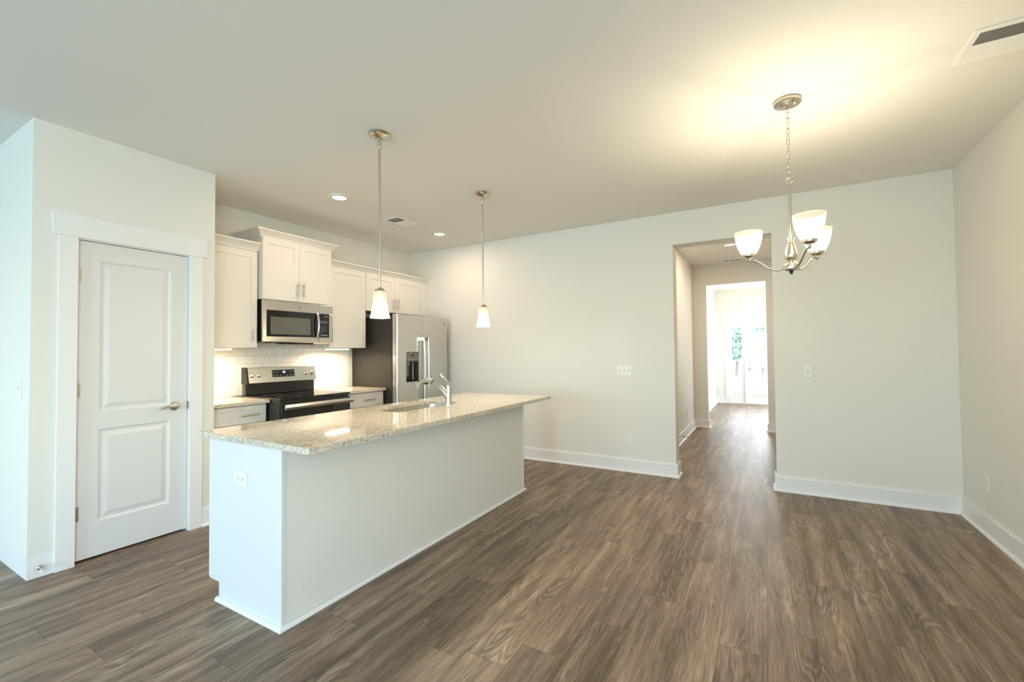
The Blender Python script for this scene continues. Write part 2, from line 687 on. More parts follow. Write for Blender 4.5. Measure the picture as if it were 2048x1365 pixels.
def spline(pts, n=8):
    """Catmull-Rom through the points"""
    P = [Vector(p) for p in pts]
    P = [P[0] * 2 - P[1]] + P + [P[-1] * 2 - P[-2]]
    out = []
    for i in range(1, len(P) - 2):
        a, b, c, d = P[i - 1:i + 3]
        for k in range(n):
            t = k / n
            out.append(0.5 * ((2 * b) + (c - a) * t + (2 * a - 5 * b + 4 * c - d) * t * t + (3 * b - a - 3 * c + d) * t ** 3))
    out.append(P[-2])
    return out


# ------------------------------------------------------------------ key dimensions
H = 2.74
XK, XP, XR, YF, YF2 = -4.49, -3.769, 1.315, 4.80, 4.985
YP0, YP1 = 0.841, 1.846
OL, OR_, OH = -0.828, 0.058, 2.404          # hall opening
HX0, HX1 = -1.08, 0.42                      # hall side walls
Y2, Y2B = 8.09, 8.21                        # second wall with the foyer opening
O2L, O2R, O2H = -0.87, 0.003, 2.40
FX0, FX1, FYB = -1.10, 1.55, 12.0           # foyer
LX = -7.3                                   # living-room left wall

# ------------------------------------------------------------------ floor (one mesh of planks)
def build_floor():
    random.seed(5)
    W, PL = 0.19, 1.22
    x_seam = -0.022
    joints = {-1: 3.41, -2: 2.985, 0: 2.43, 1: 2.99, 2: 2.558, 3: 3.387, 4: 3.083, -3: 2.43, -4: 2.085, -5: 1.76, -6: 2.82,
              -8: 2.126, -9: 1.835, -10: 1.495, -11: 1.033, -15: 1.025, -16: 0.716, -19: 1.041, -13: 0.62, -7: 1.55, -12: 0.4}
    bm = bmesh.new()
    uvl = bm.loops.layers.uv.new('plank_uv')
    cl = bm.loops.layers.float_color.new('plank_seed')
    ll = bm.faces.layers.float.new('plank_len')
    x_min, x_max, y_min, y_max = LX - 0.2, 1.9, FRONT_Y - 0.15, 12.15
    k0 = int(math.floor((x_min - x_seam) / W)); k1 = int(math.ceil((x_max - x_seam) / W))
    for k in range(k0, k1):
        xa, xb = x_seam + k * W, x_seam + (k + 1) * W
        j = joints.get(k, random.uniform(0, PL))
        y = j - math.ceil((j - y_min) / PL + 1) * PL
        while y < y_max:
            ya, yb = max(y, y_min), min(y + PL, y_max)
            if yb > ya + 1e-4:
                vs = [bm.verts.new(p) for p in ((xa, ya, 0), (xb, ya, 0), (xb, yb, 0), (xa, yb, 0))]
                f = bm.faces.new(vs)
                seed = (random.random(), random.random(), random.random(), 1)
                f[ll] = PL
                for lp, (u, v) in zip(f.loops, ((0, ya - y), (W, ya - y), (W, yb - y), (0, yb - y))):
                    lp[uvl].uv = (u, v)
                    lp[cl] = seed
            y += PL
    # slab body under the planks
    me = bpy.data.meshes.new('floor')
    bm.to_mesh(me)
    bm.free()
    me.materials.append(FLOORM)
    ob = bpy.data.objects.new('floor', me)
    COL.objects.link(ob)
    return struct(ob)


build_floor()

# ------------------------------------------------------------------ walls, ceiling
struct(MB().box(LX - 0.2, 1.9, FRONT_Y - 0.15, 12.15, H, H + 0.12).build('ceiling', CEIL))
T = 0.115
w = MB()
w.box(XK - T, OL, YF, YF2, 0, H).box(OR_, XR + T, YF, YF2, 0, H).box(OL, OR_, YF, YF2, OH, H)
struct(w.build('wall_back', WALL))
w = MB()
w.box(XR, XR + T, FRONT_Y - .15, RWY0, 0, H).box(XR, XR + T, RWY1, YF, 0, H)
w.box(XR, XR + T, RWY0, RWY1, 0, RWZ0).box(XR, XR + T, RWY0, RWY1, RWZ1, H)
struct(w.build('wall_right', WALL))
r = struct_root('window_6', (XR + .06, (RWY0 + RWY1) / 2, RWZ0))
f = MB()
f.box(XR + .03, XR + .08, RWY0, RWY0 + .06, RWZ0, RWZ1).box(XR + .03, XR + .08, RWY1 - .06, RWY1, RWZ0, RWZ1)
f.box(XR + .03, XR + .08, RWY0 + .06, RWY1 - .06, RWZ0, RWZ0 + .06).box(XR + .03, XR + .08, RWY0 + .06, RWY1 - .06, RWZ1 - .06, RWZ1)
f.build('window_frame', TRIM, r)
MB().box(XR + .05, XR + .054, RWY0 + .05, RWY1 - .05, RWZ0 + .05, RWZ1 - .05).build('window_pane', GLASS, r)
struct(MB().box(XK - T, XK, YP0 + T, YF, 0, H).build('wall_left', WALL))
# pantry front wall with its door opening
DY0, DY1, DZ = 1.046, 1.671, 2.055
w = MB()
w.box(XP - T, XP, YP0 + T, DY0 - .0205, 0, H).box(XP - T, XP, DY1 + .0205, YP1, 0, H).box(XP - T, XP, DY0 - .0205, DY1 + .0205, DZ + .0195, H)
struct(w.build('wall_pantry', WALL))
struct(MB().box(LX, XP, YP0, YP0 + T, 0, H).build('wall_pantry_side', WALL))
struct(MB().box(XK, XP - T, YP1 - T, YP1, 0, H).build('wall_pantry_kitchen', WALL))
struct(MB().box(LX - T, LX, FRONT_Y - .15, YP0 + T, 0, H).build('wall_living', WALL))
# window wall behind the camera
WZ0, WZ1 = 0.15, 2.3
w = MB()
xs = [LX] + [v for p in WIN for v in p] + [XR]
for i in range(0, len(xs), 2):
    w.box(xs[i], xs[i + 1], FRONT_Y - .15, FRONT_Y, 0, H)
for a, b in WIN:
    w.box(a, b, FRONT_Y - .15, FRONT_Y, 0, WZ0).box(a, b, FRONT_Y - .15, FRONT_Y, WZ1, H)
struct(w.build('wall_front', WALL))
for i, (a, b) in enumerate(WIN):
    r = struct_root('window_%d' % (i + 1), ((a + b) / 2, FRONT_Y - .075, WZ0))
    f = MB()
    yy0, yy1 = FRONT_Y - .11, FRONT_Y - .05
    f.box(a, a + .06, yy0, yy1, WZ0, WZ1).box(b - .06, b, yy0, yy1, WZ0, WZ1)
    f.box(a + .06, b - .06, yy0, yy1, WZ0, WZ0 + .07).box(a + .06, b - .06, yy0, yy1, WZ1 - .06, WZ1)
    f.box((a + b) / 2 - .03, (a + b) / 2 + .03, yy0, yy1, WZ0 + .07, WZ1 - .06)
    f.build('window_frame', TRIM, r, bevel=.003)
    MB().box(a + .055, b - .055, FRONT_Y - .083, FRONT_Y - .079, WZ0 + .065, WZ1 - .055).build('window_pane', GLASS, r)
# hall
struct(MB().box(HX0 - T, HX0, YF2, Y2, 0, H).build('wall_hall_left', WALL))
struct(MB().box(HX1, HX1 + T, YF2, Y2, 0, H).build('wall_hall_right', WALL))
w = MB()
w.box(FX0 - T, O2L, Y2, Y2B, 0, H).box(O2R, FX1 + T, Y2, Y2B, 0, H).box(O2L, O2R, Y2, Y2B, O2H, H)
struct(w.build('wall_foyer_opening', WALL))
struct(MB().box(FX0 - T, FX0, Y2B, FYB, 0, H).build('wall_foyer_left', WALL))
w = MB()
FWY0, FWY1, FWZ0, FWZ1 = 9.2, 11.4, 0.7, 2.3
w.box(FX1, FX1 + T, Y2B, FWY0, 0, H).box(FX1, FX1 + T, FWY1, FYB, 0, H)
w.box(FX1, FX1 + T, FWY0, FWY1, 0, FWZ0).box(FX1, FX1 + T, FWY0, FWY1, FWZ1, H)
struct(w.build('wall_foyer_right', WALL))
r = struct_root('window_5', (FX1 + .06, 10.3, FWZ0))  # unseen window, added with its area light to brighten the foyer
f = MB()
f.box(FX1 + .03, FX1 + .08, FWY0, FWY0 + .06, FWZ0, FWZ1).box(FX1 + .03, FX1 + .08, FWY1 - .06, FWY1, FWZ0, FWZ1)
f.box(FX1 + .03, FX1 + .08, FWY0 + .06, FWY1 - .06, FWZ0, FWZ0 + .06).box(FX1 + .03, FX1 + .08, FWY0 + .06, FWY1 - .06, FWZ1 - .06, FWZ1)
f.build('window_frame', TRIM, r)
MB().box(FX1 + .05, FX1 + .054, FWY0 + .05, FWY1 - .05, FWZ0 + .05, FWZ1 - .05).build('window_pane', GLASS, r)
# foyer front wall: sidelight + door openings
SL0, SL1, FD0, FD1, FDZ = -0.80, -0.462, -0.452, 0.48, 2.05
w = MB()
w.box(FX0 - T, SL0, FYB, FYB + .15, 0, H).box(FD1, FX1 + T, FYB, FYB + .15, 0, H).box(SL0, FD1, FYB, FYB + .15, FDZ, H)
struct(w.build('wall_foyer_front', WALL))


def panel_face(mb, axis_pt, u0, u1, v0, v1, panels, prof, thick):
    """slab with moulded panels on its front face. axis_pt(u, v, d) -> point; d is depth out of the face.
    panels share u-range and are stacked in v"""
    bm = mb.bm
    pu0, pu1 = panels[0][0], panels[0][1]
    V = lambda u, v, d: bm.verts.new(axis_pt(u, v, d))

    def quad(a, b, c, d_):
        bm.faces.new((a, b, c, d_))
    vs = [v0] + [q for p_ in panels for q in (p_[2], p_[3])] + [v1]
    L0 = [V(u0, v, 0) for v in vs]; L1 = [V(pu0, v, 0) for v in vs]
    R0 = [V(pu1, v, 0) for v in vs]; R1 = [V(u1, v, 0) for v in vs]
    for i in range(len(vs) - 1):
        quad(L0[i], L1[i], L1[i + 1], L0[i + 1])
        quad(R0[i], R1[i], R1[i + 1], R0[i + 1])
        if i % 2 == 0:
            quad(L1[i], R0[i], R0[i + 1], L1[i + 1])
        else:
            ring = [L1[i], R0[i], R0[i + 1], L1[i + 1]]
            a0, a1, b0, b1 = pu0, pu1, vs[i], vs[i + 1]
            for ins, dep in prof:
                nr = [V(a0 + ins, b0 + ins, dep), V(a1 - ins, b0 + ins, dep), V(a1 - ins, b1 - ins, dep), V(a0 + ins, b1 - ins, dep)]
                for k in range(4):
                    quad(ring[k], ring[(k + 1) % 4], nr[(k + 1) % 4], nr[k])
                ring = nr
            bm.faces.new(ring)
    # sides and back
    B = [V(u0, v0, -thick), V(u1, v0, -thick), V(u1, v1, -thick), V(u0, v1, -thick)]
    bm.faces.new(B[::-1])
    bm.faces.new([L0[0], B[0], B[3]] + L0[:0:-1])
    bm.faces.new(R1 + [B[2], B[1]])
    bm.faces.new([L0[0], L1[0], R0[0], R1[0], B[1], B[0]])
    bm.faces.new([R1[-1], R0[-1], L1[-1], L0[-1], B[3], B[2]])
    return mb


MOULD = [(0.004, -0.002), (0.014, -0.0095), (0.026, -0.0095), (0.050, -0.002)]

# pantry door (door_1): slab, casing, jamb, hinges, lever
d1 = struct_root('door_1', (XP, 1.36, 0))
DX = -3.789
mb = MB()
panel_face(mb, lambda u, v, d: (DX + d, u, v), DY0 + .004, DY1 - .0022, 0.017, 2.050,
           [(1.160, 1.558, 0.235, 0.833), (1.160, 1.558, 0.945, 1.935)], MOULD, 0.035)
slab = mb.build('door_panel', DOORP, d1)
cf = XP + .018
MB().box(XP, cf, .953, 1.0435, 0, 2.06).build('door_casing', TRIM, d1, bevel=.0015)
MB().box(XP, cf, 1.6725, 1.757, 0, 2.06).build('door_casing', TRIM, d1, bevel=.0015)
MB().box(XP, XP + .022, .924, 1.785, 2.0602, 2.20).build('casing_head', TRIM, d1, bevel=.0015)
c = MB()
c.box(XP - T, XP, DY0 - .02, DY0, 0, 2.054).box(XP - T, XP, DY1, DY1 + .02, 0, 2.054).box(XP - T, XP, DY0 - .02, DY1 + .02, 2.054, 2.074)
c.box(XP - T, DX - .0365, DY0, DY0 + .012, 0, 2.054).box(XP - T, DX - .0365, DY1 - .012, DY1, 0, 2.054).box(XP - T, DX - .0365, DY0 + .012, DY1 - .012, 2.040, 2.054)
c.build('door_jamb', TRIM, d1)
for zz in (1.83, 1.09, 0.31):
    hb = MB()
    hb.cyl((DX + .006, DY0 + .003, zz - .045), (DX + .006, DY0 + .003, zz + .045), .0065, 12)
    for q in (-.027, -.009, .009, .027):
        hb.cyl((DX + .006, DY0 + .003, zz + q - .0008), (DX + .006, DY0 + .003, zz + q + .0008), .0072, 12)
    hb.box(DX, DX + .002, DY0 + .004, DY0 + .022, zz - .045, zz + .045)
    hb.build('hinge', NICKEL, d1, smooth=True)
kh = MB()
KZ, KY = .934, 1.588
kh.lathe([(0, .016), (.012, .016), (.024, .012), (.0325, .005), (.0335, 0), (0, 0)], (DX, KY, KZ), 28, mtx=Matrix.Rotation(pi / 2, 3, 'Y'))
kh.lathe([(0, .055), (.009, .055), (.011, .05), (.011, .01), (0, .01)], (DX, KY, KZ), 20, mtx=Matrix.Rotation(pi / 2, 3, 'Y'))
lever = kh.build('door_handle', NICKEL, d1, smooth=True)
pts = spline([(DX + .050, KY + .004, KZ), (DX + .052, KY - .03, KZ + .004), (DX + .051, KY - .065, KZ + .003), (DX + .047, KY - .100, KZ - .006), (DX + .044, KY - .112, KZ - .011)], 5)
MB().tube(pts, [.0095 - .0045 * i / (len(pts) - 1) for i in range(len(pts))], 12).build('lever', NICKEL, lever, smooth=True)
MB().box(DX - .02, XP + .0012, DY1 - .0012, DY1, KZ - .028, KZ + .028).build('strike_plate', NICKEL, d1)

# front door (door_2) with half glass, and sidelight (window_4)


def glazed_leaf(root, x0, x1, gx0, gx1, y, thick, frame_mat):
    mbq = MB()
    z0, z1, g0, g1 = .03, FDZ - .02, .64, 1.84
    mbq.box(x0, gx0, y, y + thick, z0, z1).box(gx1, x1, y, y + thick, z0, z1)
    mbq.box(gx0, gx1, y, y + thick, z0, g0).box(gx0, gx1, y, y + thick, g1, z1)
    leaf = mbq.build('door_leaf', frame_mat, root)
    fr = MB()
    for a0, a1, b0, b1 in ((gx0 - .02, gx1 + .02, g0 - .02, g0), (gx0 - .02, gx1 + .02, g1, g1 + .02), (gx0 - .02, gx0, g0, g1), (gx1, gx1 + .02, g0, g1)):
        fr.box(a0, a1, y - .010, y, b0, b1)
    for q in (1, 2):
        zz = g0 + (g1 - g0) * q / 3
        fr.box(gx0, gx1, y + .005, y + thick - .005, zz - .009, zz + .009)
    fr.build('glazing_bars', frame_mat, root)
    pm = MB()
    for a0, a1, b0, b1 in ((gx0, gx1, .17, .18), (gx0, gx1, .50, .51), (gx0, gx0 + .01, .18, .50), (gx1 - .01, gx1, .18, .50)):
        pm.box(a0, a1, y - .006, y, b0, b1)
    pm.box(gx0 + .05, gx1 - .05, y - .009, y, .23, .45)
    pm.build('raised_panel', frame_mat, root, bevel=.004)
    MB().box(gx0 + .001, gx1 - .001, y + thick / 2 - .003, y + thick / 2 + .003, g0 + .001, g1 - .001).build('glass_lite', GLASS, root)
    return leaf


d2 = struct_root('door_2', (0.0, FYB, 0))
glazed_leaf(d2, FD0 + .012, FD1 - .03, -.285, .30, FYB + .03, .045, TRIM)
MB().box(FD0 - .008, FD0 + .008, FYB - .01, FYB + .12, 0, FDZ).box(FD1 - .028, FD1, FYB - .01, FYB + .12, 0, FDZ).build('door_jamb', TRIM, d2)
hk = MB()
for zz, rr in ((.965, .028), (.842, .026)):
    hk.lathe([(0, -.022), (rr * .6, -.022), (rr, -.006), (rr, 0), (0, 0)], (-.378, FYB + .03, zz), 20, mtx=Matrix.Rotation(-pi / 2, 3, 'X'))
hk = MB()
RY = Matrix.Rotation(pi / 2, 3, 'X')
for zz, rr in ((.965, .028), (.842, .026)):
    hk.lathe([(0, .022), (rr * .6, .022), (rr, .006), (rr, 0), (0, 0)], (-.378, FYB + .03, zz), 20, mtx=RY)
hk.tube([(-.378, FYB - .015, .842), (-.34, FYB - .02, .842), (-.27, FYB - .018, .838)], [.011, .010, .007], 10)
hk.cyl((-.378, FYB + .03, .842), (-.378, FYB - .018, .842), .010, 12)
hk.build('door_handle', NICKEL, d2, smooth=True)
MB().box(SL0 - .01, FD1, FYB + .0, FYB + .12, 0, .028).build('threshold', TRIM, d2)
w4 = struct_root('window_4', (-.63, FYB, 0))
glazed_leaf(w4, SL0 + .002, SL1 - .002, -.745, -.515, FYB + .03, .045, TRIM)
cs = MB()
cs.box(SL0 - .09, SL0, FYB - .018, FYB - .0005, 0, FDZ + .0).box(FD1, FD1 + .09, FYB - .018, FYB - .0005, 0, FDZ).box(SL0 - .11, FD1 + .11, FYB - .022, FYB - .0005, FDZ, FDZ + .13)
struct(cs.build('trim_1', TRIM, bevel=.002))

# ------------------------------------------------------------------ baseboards
BASE = [(0, 0), (.031, 0), (.031, .006), (.028, .013), (.022, .018), (.0155, .0195), (.0155, .128), (.013, .135), (0, .135)]


def base(name, path, side=1):
    return struct(MB().sweep(path, BASE, side=side).build(name, TRIM))


E_ = .0003
base('baseboard_back_left', [(-3.60, YF - E_), (OL + E_, YF - E_), (OL + E_, YF2 - .002)], side=-1)
base('baseboard_back_right', [(OR_ - E_, YF2 - .002), (OR_ - E_, YF - E_), (XR - E_, YF - E_), (XR - E_, FRONT_Y + .01)], side=-1)
base('baseboard_pantry', [(XP + E_, .9525), (XP + E_, YP0 - E_), (LX + .01, YP0 - E_)], side=-1)
base('baseboard_pantry_corner', [(XP + E_, YP1 + E_), (XP + E_, 1.7575)], side=1)
base('baseboard_hall_left', [(HX0 + E_, YF2 + .002), (HX0 + E_, Y2 - E_), (O2L + E_, Y2 - E_), (O2L + E_, Y2B - .002)], side=-1)
base('baseboard_hall_right', [(O2R - E_, Y2B - .002), (O2R - E_, Y2 - E_), (HX1 - E_, Y2 - E_), (HX1 - E_, YF2 + .002)], side=-1)
base('baseboard_foyer', [(FX0 + E_, Y2B + .002), (FX0 + E_, FYB - E_), (SL0 - .0905, FYB - E_)], side=-1)

# ------------------------------------------------------------------ kitchen cabinets
SH = .057


def shaker(mb, x, y0, y1, z0, z1, t=.019, rail=SH):
    """shaker door/drawer front on plane x (face at x), rails round a recessed field"""
    prof = [(.0006, -.0075)]
    return panel_face(mb, lambda u, v, d: (x + d, u, v), y0, y1, z0, z1, [(y0 + rail, y1 - rail, z0 + rail, z1 - rail)], prof, t)


def pull(parent, p, axis, length, out=1, mt=None):
    """bar pull on an x-facing front; p = centre on the face"""
    x, y, z = p
    mb2 = MB()
    h = length / 2
    s = .62 * h
    bx = x + .032 * out
    if axis == 'z':
        mb2.cyl((bx, y, z - h), (bx, y, z + h), .006, 14)
        for q in (-s, s):
            mb2.cyl((x, y, z + q), (bx, y, z + q), .0048, 10)
    else:
        mb2.cyl((bx, y - h, z), (bx, y + h, z), .006, 14)
        for q in (-s, s):
            mb2.cyl((x, y + q, z), (bx, y + q, z), .0048, 10)
    return mb2.build('pull_handle', mt or NICKEL, parent, smooth=True)


def crown(name, path, z0, parent, mat_=None, out=.062, hgt=.075):
    pr_ = [(0, z0), (.010, z0), (.013, z0 + .010), (.020, z0 + .022), (.034, z0 + .040), (.050, z0 + .054), (out - .004, z0 + .060), (out, z0 + .063), (out, z0 + hgt), (0, z0 + hgt)]
    return MB().sweep(path, pr_, side=-1).build(name, mat_ or CAB, parent)


XU = -4.16      # face-frame plane of the shallow wall cabinets; doors stand 19 mm proud
# left wall cabinet
u = thing('wall_cabinet', 'white shaker wall cabinet over the left counter, next to the pantry wall', 'cabinet', (-4.32, 2.12, 1.37))
MB().box(XK + .002, XU, YP1 + .003, 2.405, 1.37, 2.285).build('cabinet_body', CAB, u, bevel=.001)
dd = shaker(MB(), XU + .0195, YP1 + .012, 2.398, 1.372, 2.268).build('cabinet_door', CAB, u, bevel=.0008)
pull(dd, (XU + .0195, 2.362, 1.485), 'z', .11)
crown('crown_moulding', [(XU, 2.4165), (XU, YP1 + .003)][::-1], 2.280, u)
# middle cabinet over the microwave, taller and deeper
XM = -4.118
u = thing('wall_cabinet', 'taller deeper white two-door wall cabinet above the microwave', 'cabinet', (-4.30, 2.80, 1.83))
MB().box(XK + .002, XM, 2.418, 3.187, 1.83, 2.436).build('cabinet_body', CAB, u, bevel=.001)
for a, b, hy in ((2.424, 2.8015, 2.783), (2.8045, 3.182, 2.843)):
    dd = shaker(MB(), XM + .0195, a, b, 1.832, 2.424).build('cabinet_door', CAB, u, bevel=.0008)
    pull(dd, (XM + .0195, hy - .008 if hy < 2.8 else hy - .008, 1.952), 'z', .15)
crown('crown_moulding', [(XK + .004, 2.418), (XM, 2.418), (XM, 3.187), (XK + .004, 3.187)], 2.420, u)
# right wall cabinet
u = thing('wall_cabinet', 'white shaker wall cabinet between the microwave and the refrigerator', 'cabinet', (-4.32, 3.44, 1.37))
MB().box(XK + .002, XU, 3.190, 3.697, 1.37, 2.285).build('cabinet_body', CAB, u, bevel=.001)
dd = shaker(MB(), XU + .0195, 3.194, 3.693, 1.372, 2.268).build('cabinet_door', CAB, u, bevel=.0008)
pull(dd, (XU + .0195, 3.215, 1.508), 'z', .125)
crown('crown_moulding', [(XU, 3.190), (XU, 3.6975)], 2.262, u)
# cabinet over the refrigerator
u = thing('wall_cabinet', 'short white two-door wall cabinet above the refrigerator', 'cabinet', (-4.32, 4.25, 1.82))
MB().box(XK + .002, XU, 3.698, 4.797, 1.818, 2.285).build('cabinet_body', CAB, u, bevel=.001)
for a, b, hy in ((3.702, 4.166, 4.150), (4.169, 4.662, 4.213)):
    dd = shaker(MB(), XU + .0195, a, b, 1.820, 2.268).build('cabinet_door', CAB, u, bevel=.0008)
    pull(dd, (XU + .0195, hy, 1.932), 'z', .135)
MB().box(XU, XU + .019, 4.668, 4.797, 1.82, 2.268).build('filler_strip', CAB, u)
crown('crown_moulding', [(XU, 3.698), (XU, 4.797)], 2.262, u)

# backsplash (grid origin chosen so the joints land as in the photo)
bs = MB().box(XK + .0005, XK + .009, YP1 + .002, 3.705, .903, 1.3695).box(XK + .0005, XK + .009, 2.4, 3.19, 1.3695, 1.44)
bso = bs.build('tile_backsplash', TILE, org=(XK, 2.332 - .1565 * 3, .9085 - .0766 * 2))
tag(bso, 'white running-bond tile backsplash between counters and wall cabinets', 'backsplash')
bso['kind'] = 'thing'
struct(MB().box(XK + .0005, XK + .012, 3.706, 3.72, .903, 1.369).build('trim_2', TRIM))

# base cabinets and counters
XB = -3.928     # box front; drawer fronts 19 mm proud
for (y0, y1, lab, dy0, dy1, hc, hl) in (
        (YP1 + .003, 2.352, 'white base cabinet left of the range, by the pantry wall', 1.900, 2.347, 2.198, .155),
        (3.118, 3.752, 'white base cabinet between the range and the refrigerator', 3.158, 3.748, 3.533, .155)):
    u = thing('base_cabinet', lab, 'cabinet', ((XK + XB) / 2, (y0 + y1) / 2, 0))
    b_ = MB().box(XK + .002, XB, y0, y1, .10, .870).box(XK + .002, XB - .07, y0, y1, 0, .0998)
    b_.build('cabinet_body', CAB, u, bevel=.001)
    dr = shaker(MB(), XB + .0195, dy0, dy1, .712, .862, rail=.036).build('drawer', CAB, u, bevel=.0008)
    pull(dr, (XB + .0195, hc, .786), 'y', hl)
    dd = shaker(MB(), XB + .0195, dy0, dy1, .108, .706).build('cabinet_door', CAB, u, bevel=.0008)
    pull(dd, (XB + .0195, dy1 - .035, .62), 'z', .13)


def slab_edge(mb, x0, x1, y0, y1, z0, z1):
    return mb.box(x0, x1, y0, y1, z0, z1)


tag(MB().box(XK + .002, -3.868, YP1 + .002, 2.358, .872, .902).build('granite_countertop', GRANITE, bevel=.004, seg=3),
    'short speckled granite countertop left of the range', 'countertop')
tag(MB().box(XK + .002, -3.862, 3.112, 3.750, .872, .902).build('granite_countertop', GRANITE, bevel=.004, seg=3),
    'short speckled granite countertop between the range and the refrigerator', 'countertop')

# ------------------------------------------------------------------ under-cabinet light bars
BARS = []
for y0, y1, lab in ((1.90, 2.197, 'lit light bar under the left wall cabinet by the pantry'), (3.206, 3.493, 'lit light bar under the right wall cabinet beside the refrigerator')):
    u = thing('undercabinet_light', lab, 'light', (-4.21, (y0 + y1) / 2, 1.35))
    BARS.append((y0, y1))
    MB().box(-4.245, -4.175, y0, y1, 1.358, 1.3698).build('light_housing', PLASTIC, u, bevel=.002)
    MB().box(-4.240, -4.180, y0 + .004, y1 - .004, 1.349, 1.358).build('diffuser', BARLENS, u, bevel=.002)

# ------------------------------------------------------------------ microwave
u = thing('microwave', 'stainless over-the-range microwave with black window and keypad', 'microwave', (-4.28, 2.79, 1.42))
MX0, MXF = XK + .012, -4.105
MB().box(MX0, MXF, 2.424, 3.176, 1.432, 1.826).build('microwave_body', BLACKP, u, bevel=.003)
mb = MB()
y0, y1, z0, z1 = 2.416, 3.018, 1.426, 1.824
wy0, wy1, wz0, wz1 = 2.452, 3.000, 1.478, 1.728
# door frame around the glass
mb.box(MXF + .0005, -4.078, y0, wy0, z0, z1).box(MXF + .0005, -4.078, wy0, y1, z0, wz0).box(MXF + .0005, -4.078, wy0, y1, wz1, z1).box(MXF + .0005, -4.078, wy1, y1, wz0, wz1)
dr = mb.build('microwave_door', STEEL, u, bevel=.003)
MB().box(MXF + .001, -4.0795, wy0, wy1, wz0, wz1).build('door_glass', BLACKG, dr)
MB().box(-4.0795, -4.0788, 2.49, 2.915, 1.500, 1.668).build('window_mesh', MWWIN, dr)
h_ = []
for k in range(13):
    t = k / 12
    h_.append((-4.040 - .030 * (2 * t - 1) ** 2, 2.985, 1.470 + .262 * t))
hb = MB().tube(h_, .0125, 12, squash=None)
hb.cyl((-4.080, 2.985, 1.475), (-4.066, 2.985, 1.475), .010, 10).cyl((-4.080, 2.985, 1.727), (-4.066, 2.985, 1.727), .010, 10)
hb.build('door_handle', STEEL, dr, smooth=True)
mb = MB()
mb.box(MXF + .0005, -4.078, 3.021, 3.184, z0, 1.478).box(MXF + .0005, -4.078, 3.021, 3.184, 1.729, z1).box(MXF + .0005, -4.078, 3.140, 3.184, 1.478, 1.729)
mb.build('control_surround', STEEL, u, bevel=.003)
cp = MB().box(MXF + .001, -4.0785, 3.021, 3.140, 1.478, 1.729).build('control_panel', BLACKG, u)
for k in range(3):
    for za, zb_ in ((1.632, 1.636), (1.648, 1.652), (1.498, 1.506)):
        MB().box(-4.0785, -4.0782, 3.040 + k * .030, 3.054 + k * .030, za, zb_).build('key_legend', LEGEND, cp)
for r_, row in enumerate(('123', '456', '789', '0')):
    for k, ch in enumerate(row):
        text_part('key_number', ch, .013, (-4.0783, 3.044 + k * .022, 1.590 - r_ * .020), (0, 1, 0), (0, 0, 1), LEGEND, cp)
MB().box(-4.0785, -4.0781, 3.085, 3.118, 1.694, 1.710).build('clock_display', CTRL, cp)
bd = MB()
bd.lathe([(0, .0012), (.0125, .0012), (.0135, 0), (0, 0)], (-4.078, 2.790, 1.777), 24, mtx=Matrix.Rotation(pi / 2, 3, 'Y'))
bdo = bd.build('round_badge', BADGE, u, smooth=True)
text_part('badge_monogram', 'GE', .011, (-4.0766, 2.790, 1.777), (0, 1, 0), (0, 0, 1), STEEL, bdo)
vb = MB()
vb.prism([(MX0 + .02, 1.4315), (MXF + .01, 1.4315), (MXF - .02, 1.412), (MX0 + .05, 1.412)], 1, 2.44, 3.165)
vb.build('underside_hood', STEEL, u, bevel=.002)
MB().box(MXF - .075, MXF - .012, 2.60, 2.98, 1.406, 1.413).build('vent_grille', BLACKP, u)

# ------------------------------------------------------------------ range
u = thing('electric_range', 'stainless and black freestanding electric range with rear control panel', 'range', (-4.10, 2.735, 0))
RF = -3.735
RY0, RY1 = 2.364, 3.108
MB().box(-4.345, RF, RY0, RY1, .04, .895).box(-4.33, RF - .06, RY0 + .02, RY1 - .02, 0, .04).build('range_body', BLACKE, u, bevel=.003)
MB().box(-4.345, RF + .022, RY0 - .003, RY1 + .003, .896, .914).build('cooktop', BLACKG, u, bevel=.004)
for (cx, cy, rr) in ((-3.88, 2.55, .10), (-3.88, 2.92, .085), (-4.14, 2.55, .075), (-4.14, 2.92, .09)):
    MB().lathe([(rr, 0), (rr + .0025, 0), (rr + .0025, .0003), (rr, .0003)], (cx, cy, .9141), 48, closed=True).build('burner_ring', CTRL, u)
odo = MB().box(RF + .0005, RF + .030, RY0 + .006, RY1 - .006, .245, .868).build('oven_door', BLACKG, u, bevel=.004)
MB().box(RF + .0302, RF + .0315, RY0 + .10, RY1 - .10, .36, .66).build('oven_window', BLACKE, odo)
hb = MB()
hb.prism([(RF + .050, .818), (RF + .072, .812), (RF + .080, .836), (RF + .072, .862), (RF + .050, .856)], 1, RY0 + .012, RY1 + .004)
hb.box(RF + .030, RF + .052, RY0 + .03, RY0 + .06, .822, .852).box(RF + .030, RF + .052, RY1 - .06, RY1 - .03, .822, .852)
hb.build('oven_handle', STEEL, odo, bevel=.005, seg=3)
MB().box(RF + .0005, RF + .028, RY0 + .006, RY1 - .006, .07, .237).build('warming_drawer', STEEL, u, bevel=.004)
